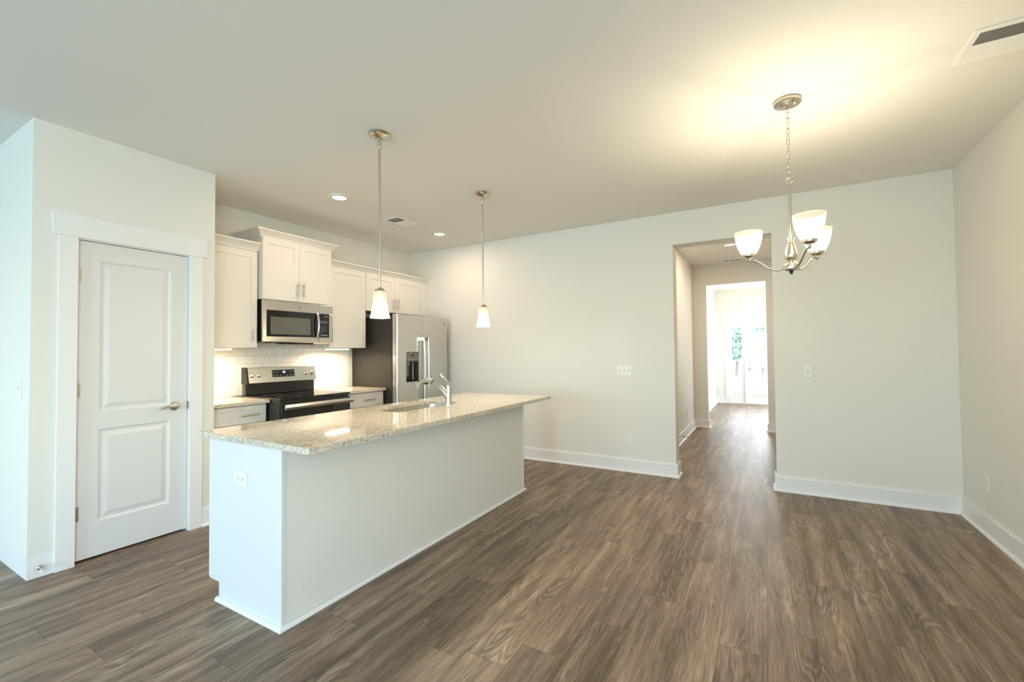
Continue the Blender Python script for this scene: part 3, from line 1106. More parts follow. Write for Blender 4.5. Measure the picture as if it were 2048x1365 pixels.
# back guard: black riser + tilted stainless control panel
MB().box(-4.338, -4.280, RY0 + .004, RY1 - .004, .914, 1.168).build('backguard', BLACKE, u, bevel=.006)
cp = MB()
PX0, PX1 = -4.232, -4.262      # bottom, top of the tilted face
cp.prism([(-4.336, 1.030), (PX0, 1.030), (PX1, 1.178), (-4.336, 1.178)], 1, 2.3795, 3.096)
cpo = cp.build('control_panel', STEEL, u, bevel=.003)
MB().prism([(-4.3365, 1.024), (PX0 - .004, 1.024), (PX1 - .004, 1.182), (-4.3365, 1.182)], 1, RY0 - .001, 2.379).build('panel_end_cap', BLACKP, u)
pdir = Vector((PX1 - PX0, 0, .148)).normalized()
pn = Vector((pdir.z, 0, -pdir.x))


def on_panel(y, z, d=0.0):
    t = (z - 1.030) / .148
    return Vector((PX0 + (PX1 - PX0) * t, y, z)) + pn * d


dsp = MB()
yy0, yy1 = 2.612, 2.850
vv = []
for d_ in (.0003, .0022):
    for (yy, zz) in ((yy0, 1.078), (yy1, 1.078), (yy1, 1.149), (yy0, 1.149)):
        vv.append(dsp.bm.verts.new(on_panel(yy, zz, d_)))
for f in ((0, 1, 2, 3), (4, 5, 6, 7), (0, 1, 5, 4), (1, 2, 6, 5), (2, 3, 7, 6), (3, 0, 4, 7)):
    dsp.bm.faces.new([vv[i] for i in f])
dso = dsp.build('range_display', BLACKG, cpo, bevel=.001)
text_part('clock_digits', '20', .030, on_panel(2.735, 1.126, .0026), (0, 1, 0), pdir, DIGITS, dso)
for (yy, zz) in ((2.630, 1.128), (2.660, 1.128), (2.802, 1.128), (2.830, 1.128), (2.630, 1.092), (2.660, 1.092), (2.695, 1.092), (2.765, 1.092), (2.802, 1.092), (2.830, 1.092)):
    q = on_panel(yy, zz, .0024)
    MB().box(q.x, q.x + .0003, yy - .006, yy + .006, zz - .0015, zz + .0015).build('key_legend', LEGEND, dso)
KM = Matrix.Rotation(math.atan2(pn.x, pn.z), 3, 'Y')
for yy in (2.408, 2.476, 2.982, 3.050):
    q = on_panel(yy, 1.106, .0003)
    kb = MB()
    kb.lathe([(0, .026), (.015, .026), (.0185, .022), (.0205, .006), (.0235, .004), (.0235, 0), (0, 0)], q, 24, mtx=KM)
    ko = kb.build('control_knob', STEEL, cpo, smooth=True)
    g = MB()
    tmpv = []
    for sx_ in (-.004, .004):
        for sz in (-.017, .017):
            for dd_ in (.026, .034):
                tmpv.append(g.bm.verts.new(q + Vector((0, sx_, 0)) + pdir * sz + pn * dd_))
    for f in ((0, 1, 3, 2), (4, 5, 7, 6), (0, 1, 5, 4), (2, 3, 7, 6), (0, 2, 6, 4), (1, 3, 7, 5)):
        g.bm.faces.new([tmpv[i] for i in f])
    g.build('knob_grip', STEEL, ko, bevel=.0015)
for yy in (2.408, 2.476, 2.982, 3.050):
    for aa in (-2, 0, 2):
        a_ = radians(aa * 40)
        q = on_panel(yy + .032 * sin(a_), 1.106 + .032 * cos(a_), .0004)
        MB().box(q.x - .0002, q.x + .0004, q.y - .0022, q.y + .0022, q.z - .0022, q.z + .0022).build('dial_mark', CTRL, cpo)

# ------------------------------------------------------------------ refrigerator
u = thing('refrigerator', 'stainless side-by-side refrigerator with ice and water dispenser', 'refrigerator', (-4.08, 4.23, 0))
FY0, FY1 = 3.765, 4.700
MB().box(XK + .03, -3.785, FY0, FY1, .03, 1.745).build('fridge_body', FRSIDE, u, bevel=.004)
MB().box(XK + .04, -3.80, FY0 + .02, FY1 - .02, 0, .03).build('fridge_base', BLACKP, u)
gy = 4.212


def fridge_door(name, ya, yb, ra, rb, hole=None):
    """door leaf with rounded front edges: radius ra on the ya side, rb on the yb side"""
    mbq = MB()
    xb, xf, n = -3.775, -3.700, 6
    arc_b = [(xf - rb + rb * sin(k * pi / 2 / n), yb - rb + rb * cos(k * pi / 2 / n)) for k in range(n + 1)]
    arc_a = [(xf - ra + ra * cos(k * pi / 2 / n), ya + ra - ra * sin(k * pi / 2 / n)) for k in range(n + 1)]
    if hole is None:
        mbq.prism([(xb, ya), (xb, yb)] + arc_b + arc_a, 2, .09, 1.762)
    else:
        h0, h1, q0, q1 = hole
        mbq.prism([(xb, ya), (xb, h0), (xf, h0)] + arc_a, 2, .09, 1.762)
        mbq.prism([(xb, h1), (xb, yb)] + arc_b + [(xf, h1)], 2, .09, 1.762)
        mbq.box(xb, xf, h0, h1, .09, q0).box(xb, xf, h0, h1, q1, 1.762)
    return mbq.build(name, STEEL, u, smooth=True, angle=25)


HOLE = (3.912, 4.126, .958, 1.314)
fd = fridge_door('freezer_door', FY0 + .002, gy - .0035, .018, .0025, HOLE)
fd2 = fridge_door('fridge_door', gy + .0035, FY1 - .002, .0025, .018)
MB().box(-3.7745, -3.7085, gy - .0030, gy + .0030, .095, 1.755).build('seam_shade_strip', DARK, u)  # black strip added to stand for the shade in the door seam
# dispenser
MB().box(-3.7745, -3.745, HOLE[0], HOLE[1], HOLE[2], 1.203).build('dispenser_recess', BLACKP, fd)
dp = MB()
dp.prism([(-3.7745, 1.2035), (-3.7005, 1.2035), (-3.698, 1.22), (-3.698, 1.310), (-3.7745, 1.314)], 1, HOLE[0] + .001, HOLE[1] - .001)
dp.build('dispenser_controls', CTRL, fd)
MB().box(-3.6978, -3.6972, 3.995, 4.045, 1.268, 1.288).build('dispenser_screen', BLACKG, fd)
for k in range(7):
    MB().box(-3.6978, -3.6974, 3.925 + k * .029, 3.939 + k * .029, 1.226, 1.231).build('key_legend', LEGEND, fd)
MB().box(-3.702, -3.694, HOLE[0] - .004, HOLE[1] + .010, 1.314, 1.326).build('dispenser_brow', STEEL, fd, bevel=.003)
MB().box(-3.7449, -3.712, 4.035, 4.044, .985, 1.195).build('water_lever', STEEL, fd, bevel=.002)
MB().box(-3.7449, -3.722, 3.945, 3.995, 1.150, 1.202).box(-3.7449, -3.735, 3.955, 3.99, 1.02, 1.150).build('ice_chute', CTRL, fd, bevel=.004)
MB().box(-3.7449, -3.701, HOLE[0] + .002, HOLE[1] - .002, HOLE[2] + .001, HOLE[2] + .012).build('drip_tray', BLACKP, fd)
for (hy, par) in ((4.176, fd), (4.250, fd2)):
    pts = []
    for k in range(17):
        t = k / 16
        pts.append((-3.640 - .014 * abs(2 * t - 1) ** 3, hy, .66 + .845 * t))
    hb = MB().tube(pts, .015, 14)
    hb.box(-3.7, -3.640, hy - .015, hy + .015, 1.452, 1.500).box(-3.7, -3.640, hy - .015, hy + .015, .665, .705)
    hb.build('door_handle', STEEL, par, smooth=True, bevel=.004)
for ya_, yb_ in ((3.775, 3.83), (4.635, 4.69)):
    MB().box(-3.83, -3.774, ya_, yb_, 1.7452, 1.772).build('hinge_cover', BLACKP, u, bevel=.004)
bd = MB()
bd.lathe([(0, .0012), (.0155, .0012), (.0165, 0), (0, 0)], (-3.6999, 4.622, 1.687), 24, mtx=Matrix.Rotation(pi / 2, 3, 'Y'))
bdo = bd.build('round_badge', BADGE, fd2, smooth=True)
text_part('badge_monogram', 'GE', .013, (-3.6985, 4.622, 1.687), (0, 1, 0), (0, 0, 1), STEEL, bdo)

# ------------------------------------------------------------------ island
IX0, IX1, IY0, IY1 = -2.70, -2.02, 1.287, 3.705
u = thing('kitchen_island', 'white kitchen island base with flat back and end panel', 'island', (-2.35, 2.5, 0))
zt = .856
w = MB().box(-2.10, IX1, IY0 + .022, IY1 - .022, 0, zt)
w.build('back_panel', WALL, u)
ep = MB()
# end panel with the toe-kick notch on the kitchen side
ep.prism([(IX1 + .004, 0), (IX1 + .004, zt), (-2.662, zt), (-2.662, .094), (-2.567, .094), (-2.567, 0)], 1, IY0, IY0 + .022)
ep.build('end_panel', ISLP, u, bevel=.001)
ep = MB()
ep.prism([(IX1 + .004, 0), (IX1 + .004, zt), (-2.662, zt), (-2.662, .094), (-2.567, .094), (-2.567, 0)], 1, IY1 - .022, IY1)
ep.build('end_panel', CAB, u, bevel=.001)
# carcass on the kitchen side, hollow under the sink
cb = MB()
cb.box(-2.660, -2.1002, IY0 + .0222, IY1 - .0222, .094, .12)
cb.box(-2.66, -2.1002, IY0 + .0222, 2.28, .12, zt).box(-2.66, -2.1002, 3.12, IY1 - .0222, .12, zt).box(-2.66, -2.645, 2.28, 3.12, .12, zt)
cb.box(-2.58, -2.1002, IY0 + .0222, IY1 - .0222, 0, .094)
cb.build('cabinet_body', CAB, u)
nd = [(IY0 + .006, 1.88), (1.885, 2.28), (2.285, 2.70), (2.705, 3.12), (3.125, IY1 - .006)]
for a, b in nd:
    mb = MB()
    panel_face(mb, lambda uu, v, d: (-2.6625 - .019 - d, uu, v), a, b, .098, .845, [(a + SH, b - SH, .098 + SH, .845 - SH)], [(.0006, -.0075)], .019)
    dd = mb.build('cabinet_door', CAB, u, bevel=.0008)
    pull(dd, (-2.6815, b - .03, .70), 'z', .13, out=-1)
SHOE = [(0, 0), (.018, 0), (.018, .006), (.015, .013), (.009, .018), (0, .019)]
MB().sweep([(-2.575, IY0 - .0003), (IX1 + .0043, IY0 - .0003), (IX1 + .0043, IY1 + .0003), (-2.575, IY1 + .0003)], SHOE, side=-1).build('shoe_moulding', TRIM, u)
# countertop with the sink cut-out
CX0, CX1, CY0, CY1, CZ0, CZ1 = -2.742, -1.787, 1.268, 3.825, .8563, .886
SX0, SX1, SY0, SY1 = -2.615, -2.268, 2.33, 3.06
cm = MB()
bm = cm.bm


def rrect(x0, x1, y0, y1, r, n=6):
    pts = []
    for cx, cy, a0 in ((x1 - r, y1 - r, 0), (x0 + r, y1 - r, 90), (x0 + r, y0 + r, 180), (x1 - r, y0 + r, 270)):
        for k in range(n + 1):
            a = radians(a0 + 90 * k / n)
            pts.append((cx + r * cos(a), cy + r * sin(a)))
    return pts


inner = rrect(SX0, SX1, SY0, SY1, .07)
outer = rrect(CX0, CX1, CY0, CY1, .006, 6)
n_ = len(inner)
lay = {}
ch = .003
lay['ob'] = [bm.verts.new((x, y, CZ0)) for x, y in outer]
lay['om'] = [bm.verts.new((x, y, CZ1 - ch)) for x, y in outer]
o2 = rrect(CX0 + ch, CX1 - ch, CY0 + ch, CY1 - ch, .004, 6)
lay['ot'] = [bm.verts.new((x, y, CZ1)) for x, y in o2]
i2 = rrect(SX0 - .002, SX1 + .002, SY0 - .002, SY1 + .002, .072)
lay['it'] = [bm.verts.new((x, y, CZ1)) for x, y in i2]
lay['im'] = [bm.verts.new((x, y, CZ1 - .002)) for x, y in inner]
lay['ib'] = [bm.verts.new((x, y, CZ0)) for x, y in inner]
seq = ['ob', 'om', 'ot', 'it', 'im', 'ib', 'ob']
for a, b in zip(seq, seq[1:]):
    A, B = lay[a], lay[b]
    for k in range(n_):
        bm.faces.new((A[k], A[(k + 1) % n_], B[(k + 1) % n_], B[k]))
tag(cm.build('granite_countertop', GRANITE), 'long speckled granite island countertop with a sink cut-out', 'countertop')
# sink
sk = thing('undermount_sink', 'stainless undermount sink set into the island countertop', 'sink', ((SX0 + SX1) / 2, (SY0 + SY1) / 2, .66))
sm = MB()
bm = sm.bm
sec = [(.012, CZ0 - .0025, .072), (-.004, CZ0 - .0025, .07), (-.006, CZ0 - .02, .068), (-.012, .70, .065), (-.03, .674, .05), (-.06, .668, .04)]
rings = []
for ex, z, r_ in sec:
    rings.append([bm.verts.new((x, y, z)) for x, y in rrect(SX0 - ex, SX1 + ex, SY0 - ex, SY1 + ex, r_)])
for A, B in zip(rings, rings[1:]):
    for k in range(n_):
        bm.faces.new((A[k], A[(k + 1) % n_], B[(k + 1) % n_], B[k]))
bm.faces.new(rings[-1])
so = sm.build('basin', SINKM, sk, smooth=True, angle=50)
so.modifiers.new('solid', 'SOLIDIFY').thickness = -0.0012
MB().lathe([(0, .003), (.028, .003), (.04, .0015), (.042, 0), (0, 0)], ((SX0 + SX1) / 2, 2.7, .6685), 28).build('drain', SINKM, sk, smooth=True)
# faucet
fx, fy = -2.225, 2.835
u = thing('kitchen_faucet', 'brushed nickel pull-out faucet with top lever behind the sink', 'faucet', (fx, fy, CZ1))
b_ = MB()
b_.lathe([(0, 0), (.030, 0), (.030, .004), (.0255, .008), (.0235, .02), (.022, .10), (.021, .150), (.0225, .152), (.0225, .156), (.021, .158), (.018, .168), (.010, .176), (0, .178)], (fx, fy, CZ1), 28)
b_.build('faucet_body', FAUC, u, smooth=True)
sp_pts = spline([(fx - .004, fy, CZ1 + .060), (fx - .048, fy, CZ1 + .104), (fx - .098, fy, CZ1 + .145), (fx - .160, fy, CZ1 + .176)], 6)
MB().tube(sp_pts, [.026 - .0085 * (i / (len(sp_pts) - 1)) ** .7 for i in range(len(sp_pts))], 18).build('spout_neck', FAUC, u, smooth=True)
sp2 = spline([(fx - .164, fy, CZ1 + .178), (fx - .215, fy, CZ1 + .190), (fx - .262, fy, CZ1 + .182), (fx - .300, fy, CZ1 + .158), (fx - .322, fy, CZ1 + .134)], 6)
n2 = len(sp2)
MB().tube(sp2, [.0182 + .003 * sin(pi * i / (n2 - 1)) - .004 * max(0, i / (n2 - 1) - .75) for i in range(n2)], 18).build('spray_head', FAUC, u, smooth=True)
MB().tube([(fx - .158, fy, CZ1 + .1755), (fx - .166, fy, CZ1 + .1785)], .0183, 18).build('joint_ring', BLACKP, u, smooth=True)
MB().tube([(fx - .215, fy, CZ1 + .169), (fx - .255, fy, CZ1 + .163)], [.008, .006], 10).build('spray_button', BLACKP, u, smooth=True)
lv = spline([(fx + .014, fy, CZ1 + .168), (fx - .010, fy, CZ1 + .184), (fx - .040, fy, CZ1 + .205), (fx - .068, fy, CZ1 + .228), (fx - .082, fy, CZ1 + .250)], 6)
MB().tube(lv, [.011 - .004 * sin(pi * i / (len(lv) - 1) * .9) for i in range(len(lv))], 14).build('lever_handle', FAUC, u, smooth=True)

# ------------------------------------------------------------------ ceiling lights, pendants, chandelier


def lamp_area(name, loc, sx, sy, power, color, shape='RECTANGLE', spread=180):
    o = area(name, loc, (0, 0, -1), sx, sy, power, color, spread)
    o.rotation_euler = (0, 0, 0)
    o.data.shape = shape
    return o


def recessed(loc, label, lens, r=.062, power=8.6, color=(1.0, 0.76, 0.58)):
    x, y, z = loc
    t_ = thing('recessed_light', label, 'light', (x, y, z))
    MB().lathe([(r, -.012), (r + .004, -.012), (r + .030, -.006), (r + .033, 0), (r, 0)], (x, y, z - .0002), 40, closed=True).build('trim_ring', PLASTIC, t_, smooth=True)
    MB().lathe([(0, -.0060), (r - .0005, -.0060), (r - .0005, -.001), (0, -.001)], (x, y, z - .0002), 40).build('lens', lens, t_)
    lamp_area('can_lamp', (x, y, z - .0135), 2 * r - .01, 2 * r - .01, power, color, shape='DISK')
    return t_


for y0, y1 in BARS:
    lamp_area('bar_lamp', (-4.21, (y0 + y1) / 2, 1.347), .055, y1 - y0 - .01, 8.2, (1.0, 0.82, 0.58), spread=170)
recessed((-3.355, 2.69, H), 'lit recessed ceiling light in front of the microwave, nearer the pantry', CANLENS)
recessed((-3.39, 4.155, H), 'lit recessed ceiling light near the back wall, in front of the refrigerator', CANLENS)
recessed((-0.41, 6.664, H), 'lit recessed light in the hall ceiling beyond the opening', HALLLENS, power=16)


def point(name, loc, power, color, radius=.03):
    d = bpy.data.lights.new(name, 'POINT')
    d.energy = power
    d.color = color
    d.shadow_soft_size = radius
    o = bpy.data.objects.new(name, d)
    COL.objects.link(o)
    o.location = loc
    return o


WARM = (1.0, 0.85, 0.62)


def build_pendant(loc, label):
    x, y, z = loc
    t_ = thing('pendant_light', label, 'light', (x, y, z), group=None)
    MB().lathe([(0, -.001), (.067, -.001), (.0675, -.005), (.064, -.010), (.045, -.019), (.026, -.026), (.016, -.031), (0, -.031)], (x, y, z), 40).build('canopy', NICKEL, t_, smooth=True)
    for a in (20, 200):
        MB().lathe([(0, -.022), (.003, -.021), (.004, -.018), (.004, -.008), (0, -.008)], (x + .045 * cos(radians(a)), y + .045 * sin(radians(a)), z - .004), 12).build('canopy_screw', NICKEL, t_, smooth=True)
    MB().lathe([(0, 0), (.0105, 0), (.0105, -.058), (.009, -.062), (0, -.062)], (x, y, z - .0305), 16).build('stem_collar', NICKEL, t_, smooth=True)
    MB().cyl((x, y, z - .09), (x, y, 1.733), .0072, 14).build('stem', NICKEL, t_, smooth=True)
    MB().lathe([(0, 1.735), (.012, 1.734), (.024, 1.728), (.033, 1.717), (.0355, 1.709), (.034, 1.707), (0, 1.707)], (x, y, 0), 32).build('socket_cap', NICKEL, t_, smooth=True)
    pr_ = [(.0385, 1.709), (.0400, 1.700), (.0430, 1.66), (.0475, 1.62), (.0530, 1.58), (.0595, 1.55), (.0640, 1.537),
           (.0615, 1.537), (.0570, 1.55), (.0505, 1.58), (.0450, 1.62), (.0405, 1.66), (.0375, 1.700), (.036, 1.707)]
    MB().lathe(pr_, (x, y, 0), 40, closed=True).build('glass_shade', PSHADE, t_, smooth=True)
    MB().lathe([(0, 1.575), (.018, 1.582), (.026, 1.60), (.024, 1.625), (.014, 1.66), (.012, 1.69), (0, 1.70)], (x, y, 0), 20).build('bulb', BULB, t_, smooth=True)
    return t_


pl = build_pendant((-2.165, 2.05, H), 'nearer lit pendant light over the island, in front of the refrigerator')
p2 = copy_tree(pl, (-2.195, 3.30, H), 'farther lit pendant light over the island, against the back wall')
pl['group'] = p2['group'] = 'pendant lights over the island'
for (x, y) in ((-2.165, 2.05), (-2.195, 3.30)):
    point('pendant_bulb_light', (x, y, 1.555), 22, WARM, .03)

cx, cy = .130, 2.970
ch_ = thing('chandelier', 'brushed nickel three-arm chandelier with lit white glass shades', 'chandelier', (cx, cy, H))
MB().lathe([(0, -.001), (.068, -.001), (.0695, -.004), (.0695, -.020), (.067, -.023), (.055, -.024), (.054, -.028), (.040, -.029), (.039, -.033), (.022, -.035), (.016, -.044), (0, -.046)], (cx, cy, H), 44).build('canopy', NICKEL, ch_, smooth=True)
MB().lathe([(0, -.050), (.009, -.049), (.009, -.030), (0, -.030)], (cx + .03, cy - .03, H - .001), 12).build('canopy_screw', NICKEL, ch_, smooth=True)


def link_mesh(mb2, z_top, z_bot, w_, r_, ang):
    pts = []
    hh = (z_top - z_bot) / 2
    zc = (z_top + z_bot) / 2
    for k in range(24):
        a = 2 * pi * k / 24
        uu, vv_ = w_ * sin(a), cos(a)
        vv_ = math.copysign(abs(vv_) ** .8, vv_) * (hh - r_)
        pts.append((cx + uu * cos(ang), cy + uu * sin(ang), zc + vv_))
    mb2.tube(pts, r_, 8, closed=True)
    return mb2


zt_ = H - .040
zb_ = 2.292
nl = 13
pitch = (zt_ - zb_) / nl
for k in range(nl):
    za = zt_ - k * pitch + .006
    zb2 = zt_ - (k + 1) * pitch - .006
    link_mesh(MB(), za, zb2, .0085, .0021, radians(25) + (k % 2) * pi / 2 + random.uniform(-.2, .2)).build('chain_link', NICKEL, ch_, smooth=True)
lp = []
for k in range(28):
    a = 2 * pi * k / 28
    lp.append((cx + .0185 * cos(a) * cos(radians(-30)), cy + .0185 * cos(a) * sin(radians(-30)), 2.275 + .0195 * sin(a)))
MB().tube(lp, .0030, 8, closed=True).build('hanging_loop', NICKEL, ch_, smooth=True)
MB().lathe([(0, 2.262), (.007, 2.260), (.0095, 2.252), (.0085, 2.24), (.0085, 1.93), (0, 1.93)], (cx, cy, 0), 20).build('stem', NICKEL, ch_, smooth=True)
MB().lathe([(0, 1.945), (.0185, 1.945), (.0190, 1.940), (.0135, 1.930), (.0125, 1.922), (.0145, 1.918), (.0185, 1.905), (.0260, 1.880), (.0310, 1.855), (.0320, 1.840), (.0290, 1.826), (.0200, 1.816), (.0170, 1.811), (.0200, 1.806), (.0300, 1.800), (.0340, 1.796), (0, 1.796)], (cx, cy, 0), 36).build('baluster', NICKEL, ch_, smooth=True)
MB().lathe([(0, 1.797), (.034, 1.797), (.0385, 1.792), (.0400, 1.785), (.0400, 1.768), (.0370, 1.761), (.030, 1.757), (0, 1.756)], (cx, cy, 0), 36).build('hub', NICKEL, ch_, smooth=True)
MB().lathe([(0, 1.757), (.010, 1.757), (.0115, 1.752), (.0075, 1.747), (.0080, 1.742), (.0055, 1.737), (0, 1.736)], (cx, cy, 0), 20).build('finial', SPRING, ch_, smooth=True)
RA, ZK = .215, 1.842
for k in range(3):
    a = .88 + k * 2 * pi / 3
    dx, dy = cos(a), sin(a)
    P = lambda r_, z_: (cx + dx * r_, cy + dy * r_, z_)
    pts = spline([P(.036, 1.772), P(.075, 1.770), P(.115, 1.788), P(.150, 1.818), P(.182, 1.840), P(RA, ZK + .004)], 7)
    arm = MB().tube(pts, .0058, 12).build('arm', NICKEL, ch_, smooth=True)
    px, py, _ = P(RA, 0)
    MB().lathe([(0, ZK - .010), (.006, ZK - .009), (.0095, ZK), (.006, ZK + .009), (.0055, ZK + .014), (.012, ZK + .017), (.024, ZK + .019), (.033, ZK + .027), (.036, ZK + .040), (.0345, ZK + .041), (0, ZK + .030)], (px, py, 0), 32).build('shade_cup', NICKEL, arm, smooth=True)
    z0 = ZK + .036
    prf = [(.030, z0), (.040, z0 + .006), (.053, z0 + .030), (.064, z0 + .062), (.0715, z0 + .098), (.0755, z0 + .135),
           (.0725, z0 + .135), (.0685, z0 + .098), (.061, z0 + .062), (.050, z0 + .031), (.038, z0 + .009), (.030, z0 + .003)]
    MB().lathe(prf, (px, py, 0), 40, closed=True).build('glass_shade', SHADEM, arm, smooth=True)
    MB().lathe([(0, z0 - .004), (.012, z0), (.013, z0 + .02), (.021, z0 + .035), (.022, z0 + .046), (.016, z0 + .058), (0, z0 + .063)], (px, py, 0), 18).build('bulb', BULB, arm, smooth=True)
    point('chandelier_bulb_light', (px, py, z0 + .072), 13.0, WARM, .03)

# foyer pendant, only its edge shows through the opening
u = thing('foyer_pendant', 'white bowl ceiling light hanging in the bright foyer', 'light', (0.06, 10.3, H))
MB().lathe([(0, -.001), (.06, -.001), (.06, -.02), (.015, -.03), (0, -.03)], (.06, 10.3, H), 24).build('canopy', NICKEL, u, smooth=True)
MB().cyl((.06, 10.3, H - .03), (.06, 10.3, 2.15), .006, 10).build('stem', NICKEL, u)
MB().lathe([(0, 2.015), (.08, 2.025), (.15, 2.06), (.185, 2.11), (.19, 2.14), (.185, 2.14), (.145, 2.068), (.08, 2.034), (0, 2.025)], (.06, 10.3, 0), 36).build('glass_shade', PSHADE, u, smooth=True)
point('foyer_bulb_light', (.06, 10.3, 2.22), 22, (1, .93, .82), .08)

# ------------------------------------------------------------------ ceiling registers


def register(label, x0, x1, y0, y1, z, n_half, along='x', border=.022):
    t_ = thing('ceiling_vent', label, 'vent', ((x0 + x1) / 2, (y0 + y1) / 2, z))
    fr = MB()
    ox0, ox1, oy0, oy1 = x0 - border, x1 + border, y0 - border, y1 + border
    zt2, zb3 = z - .0003, z - .007
    fr.box(ox0, x0, oy0, oy1, zb3, zt2).box(x1, ox1, oy0, oy1, zb3, zt2).box(x0, x1, oy0, y0, zb3, zt2).box(x0, x1, y1, oy1, zb3, zt2)
    ym = (y0 + y1) / 2
    fr.box(x0, x1, ym - .006, ym + .006, zb3, zt2)
    fr.build('vent_frame', VENT, t_, bevel=.003)
    MB().box(x0, x1, y0, y1, z - .0009, z - .0004).build('duct_opening', VDARK, t_)
    sl = MB()
    for half, (a, b, sgn) in enumerate(((y0, ym - .006, 1), (ym + .006, y1, -1))):
        for k in range(n_half):
            yc = a + (b - a) * (k + .5) / n_half
            hw = (b - a) / n_half * .46
            dz = .0022
            q = [(x0, yc - hw, z - .0045 - dz * sgn), (x1, yc - hw, z - .0045 - dz * sgn), (x1, yc + hw, z - .0045 + dz * sgn), (x0, yc + hw, z - .0045 + dz * sgn)]
            vs = [sl.bm.verts.new(p_) for p_ in q] + [sl.bm.verts.new((p_[0], p_[1], p_[2] + .0007)) for p_ in q]
            for f in ((0, 1, 2, 3), (4, 5, 6, 7), (0, 1, 5, 4), (1, 2, 6, 5), (2, 3, 7, 6), (3, 0, 4, 7)):
                sl.bm.faces.new([vs[i] for i in f])
    sl.build('vent_louvers', VENT, t_)
    return t_


register('large white louvered ceiling vent near the right wall', .868, 1.135, 2.770, 3.000, H, 9, border=.028)
register('small white louvered ceiling vent over the kitchen aisle', -3.515, -3.345, 3.415, 3.680, H, 8)
t_ = thing('ceiling_vent', 'narrow slotted vent in the hall ceiling before the foyer', 'vent', (-.45, 7.86, H))
MB().box(-.60, -.30, 7.80, 7.92, H - .006, H - .0003).build('vent_frame', VENT, t_, bevel=.002)
q = MB()
for k in range(3):
    q.box(-.580 + k * .09, -.500 + k * .09, 7.835, 7.885, H - .0068, H - .0060)
q.build('vent_slots', VDARK, t_)

# ------------------------------------------------------------------ switches and outlets


def frame_at(pos, normal):
    nrm = Vector(normal)
    up = Vector((0, 0, 1))
    right = up.cross(nrm).normalized()
    return Vector(pos), right, up, nrm


def obox(mb2, F, u0, u1, v0, v1, d0, d1):
    p, r, up, nn = F
    vs = [mb2.bm.verts.new(p + r * u_ + up * v_ + nn * d_) for d_ in (d0, d1) for (u_, v_) in ((u0, v0), (u1, v0), (u1, v1), (u0, v1))]
    for f in ((0, 1, 2, 3), (4, 5, 6, 7), (0, 1, 5, 4), (1, 2, 6, 5), (2, 3, 7, 6), (3, 0, 4, 7)):
        mb2.bm.faces.new([vs[i] for i in f])
    return mb2


def wall_plate(kind, pos, normal, label, gangs=1, rotate=False):
    F = frame_at(pos, normal)
    if rotate:
        F = (F[0], F[2], -F[1], F[3])
    t_ = thing('light_switch' if kind == 'switch' else 'power_outlet', label, 'switch' if kind == 'switch' else 'outlet', pos)
    wd = .070 + .046 * (gangs - 1)
    obox(MB(), F, -wd / 2, wd / 2, -.0572, .0572, .0004, .006).build('cover_plate', PLASTIC, t_, bevel=.0025)
    for g in range(gangs):
        uo = (g - (gangs - 1) / 2) * .046
        if kind == 'switch':
            obox(MB(), F, uo - .0055, uo + .0055, -.012, .012, .006, .0066).build('toggle_slot', SWITCHSLOT, t_)
            q = MB()
            obox(q, F, uo - .0042, uo + .0042, -.001, .010, .0066, .016)
            q.build('toggle', PLASTIC, t_, bevel=.0015)
        else:
            for vz in (-.0195, .0195):
                obox(MB(), F, -.0165, .0165, vz - .0145, vz + .0145, .006, .0075).build('receptacle', PLASTIC, t_, bevel=.004)
                q = MB()
                obox(q, F, -.0075, -.0052, vz - .002, vz + .0075, .0075, .0078)
                obox(q, F, .0052, .0075, vz - .001, vz + .0065, .0075, .0078)
                obox(q, F, -.0025, .0025, vz - .0105, vz - .006, .0075, .0078)
                q.build('outlet_slots', SLOT, t_)
    return t_


wall_plate('switch', (-1.352, YF, 1.093), (0, -1, 0), 'white three-gang light switch on the back wall left of the hall opening', 3)
wall_plate('switch', (.318, YF, 1.106), (0, -1, 0), 'white single light switch on the back wall right of the hall opening')
wall_plate('outlet', (-1.300, YF, .362), (0, -1, 0), 'white outlet low on the back wall below the three-gang switch')
wall_plate('outlet', (XR, 4.338, .367), (-1, 0, 0), 'white outlet low on the right wall')
wall_plate('outlet', (HX0, 7.25, .33), (1, 0, 0), 'white outlet low on the left hall wall')
wall_plate('switch', (-3.952, YP0, 1.114), (0, -1, 0), 'white light switch on the pantry side wall, at the left edge')
wall_plate('outlet', (XK + .009, 2.222, 1.100), (1, 0, 0), 'white outlet on the tile left of the range')
wall_plate('outlet', (XK + .009, 3.588, 1.103), (1, 0, 0), 'white outlet on the tile right of the range')
wall_plate('outlet', (-2.357, IY0, .672), (0, -1, 0), 'white sideways outlet on the island end panel', rotate=True)

# ------------------------------------------------------------------ door stops
t_ = thing('door_stop', 'white tipped metal door stop on the pantry baseboard', 'door stop', (XP + .016, .885, .055))
p0 = Vector((XP + .016, .892, .060))
MB().lathe([(0, .010), (.008, .009), (.0135, .004), (.014, 0), (0, 0)], p0, 20, mtx=Matrix.Rotation(pi / 2, 3, 'Y')).build('stop_base', NICKEL, t_, smooth=True)
MB().tube([p0 + Vector((.008, 0, 0)), p0 + Vector((.035, -.004, .001)), p0 + Vector((.062, -.010, -.002))], [.0058, .0052, .0058], 12).build('stop_stem', NICKEL, t_, smooth=True)
MB().tube([p0 + Vector((.060, -.0095, -.002)), p0 + Vector((.076, -.013, -.004))], [.0085, .0080], 14).build('rubber_tip', RUBBER, t_, smooth=True)
t_ = thing('door_stop', 'dark spring door stop sticking out of the hall baseboard', 'door stop', (HX0 + .016, 6.75, .06))
p0 = Vector((HX0 + .016, 6.75, .065))
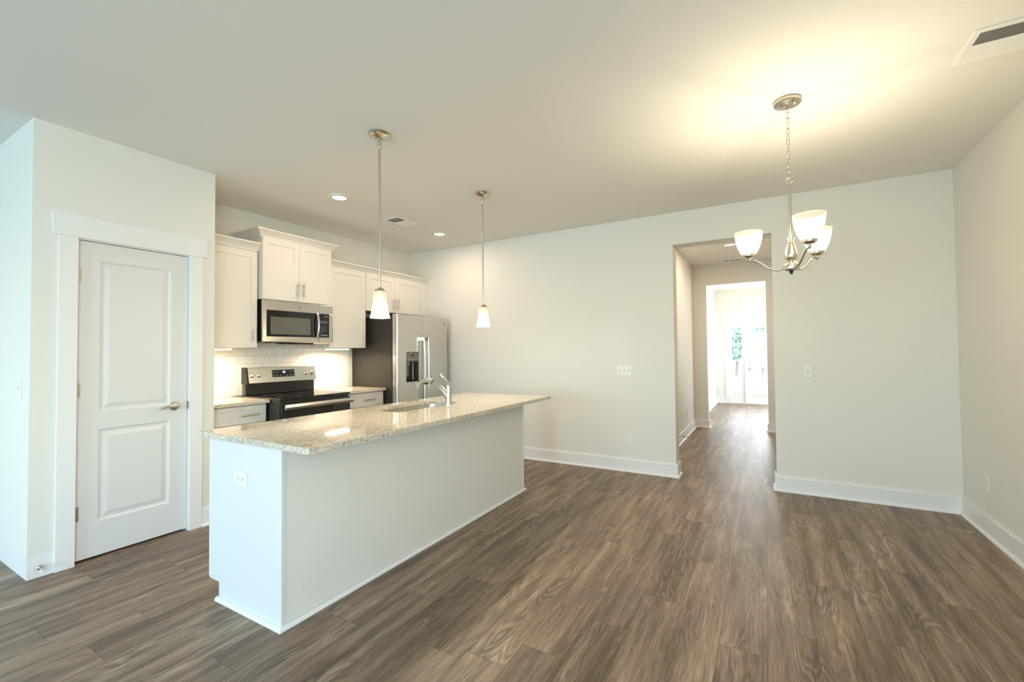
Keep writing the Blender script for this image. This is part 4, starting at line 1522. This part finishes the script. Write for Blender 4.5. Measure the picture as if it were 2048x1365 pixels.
MB().lathe([(0, .008), (.009, .008), (.011, 0), (0, 0)], p0, 16, mtx=Matrix.Rotation(pi / 2, 3, 'Y')).build('stop_base', SPRING, t_, smooth=True)
coil = [p0 + Vector((.006 + .072 * k / 96, .0055 * cos(k * .9), .0055 * sin(k * .9))) for k in range(97)]
MB().tube(coil, .0014, 6).build('stop_spring', SPRING, t_, smooth=True)
MB().lathe([(0, .014), (.006, .013), (.0075, .008), (.0075, 0), (0, 0)], p0 + Vector((.078, 0, 0)), 14, mtx=Matrix.Rotation(pi / 2, 3, 'Y')).build('rubber_tip', RUBBER, t_, smooth=True)

# ------------------------------------------------------------------ outdoors, seen through the glazed front door
g = MB().box(-16, 16, 12.4, 34, -.25, -.05).build('lawn', LAWN)
g['kind'] = 'structure'


def tree(x, y, h, rad, seed, label):
    rnd = random.Random(seed)
    t2 = thing('garden_tree', label, 'tree', (x, y, -.05))
    MB().tube([(x, y, -.05), (x + .05, y, h * .35), (x - .03, y + .04, h * .7)], [.06, .05, .03], 10).build('trunk', BARK, t2, smooth=True)
    f_ = MB()
    for k in range(1300):
        a, b_2, rr = rnd.uniform(0, 2 * pi), rnd.uniform(-1, 1), rnd.random() ** .4
        s_ = math.sqrt(1 - b_2 * b_2)
        c_ = Vector((x + rad * rr * s_ * cos(a), y + rad * rr * s_ * sin(a), h * .62 + rad * 1.25 * rr * b_2))
        sz = rnd.uniform(.05, .11)
        ax1 = Vector((rnd.gauss(0, 1), rnd.gauss(0, 1), rnd.gauss(0, 1))).normalized()
        ax2 = ax1.orthogonal().normalized()
        f_.bm.faces.new([f_.bm.verts.new(c_ + v_) for v_ in (ax1 * sz, ax2 * sz * .5, -ax1 * sz, -ax2 * sz * .5)])
    f_.build('foliage', LEAF, t2)


tree(-0.95, 17.5, 2.9, 0.8, 3, 'leafy garden tree seen through the sidelight beside the front door')
tree(-0.15, 19.5, 2.7, 0.75, 4, 'leafy garden tree seen through the glass of the front door')

# ------------------------------------------------------------------ groups of repeats
GROUPS = {'wall_cabinet': 'wall cabinets along the kitchen wall', 'base_cabinet': 'base cabinets either side of the range',
          'undercabinet_light': 'light bars under the wall cabinets', 'recessed_light': 'recessed ceiling lights',
          'ceiling_vent': 'ceiling vents', 'light_switch': 'light switches', 'power_outlet': 'power outlets',
          'door_stop': 'baseboard door stops', 'garden_tree': 'trees outside the front door', 'granite_countertop': 'granite countertops'}
for o in bpy.data.objects:
    if o.parent is None and o.get('label') and o.name.split('.')[0] in GROUPS:
        o['group'] = GROUPS[o.name.split('.')[0]]
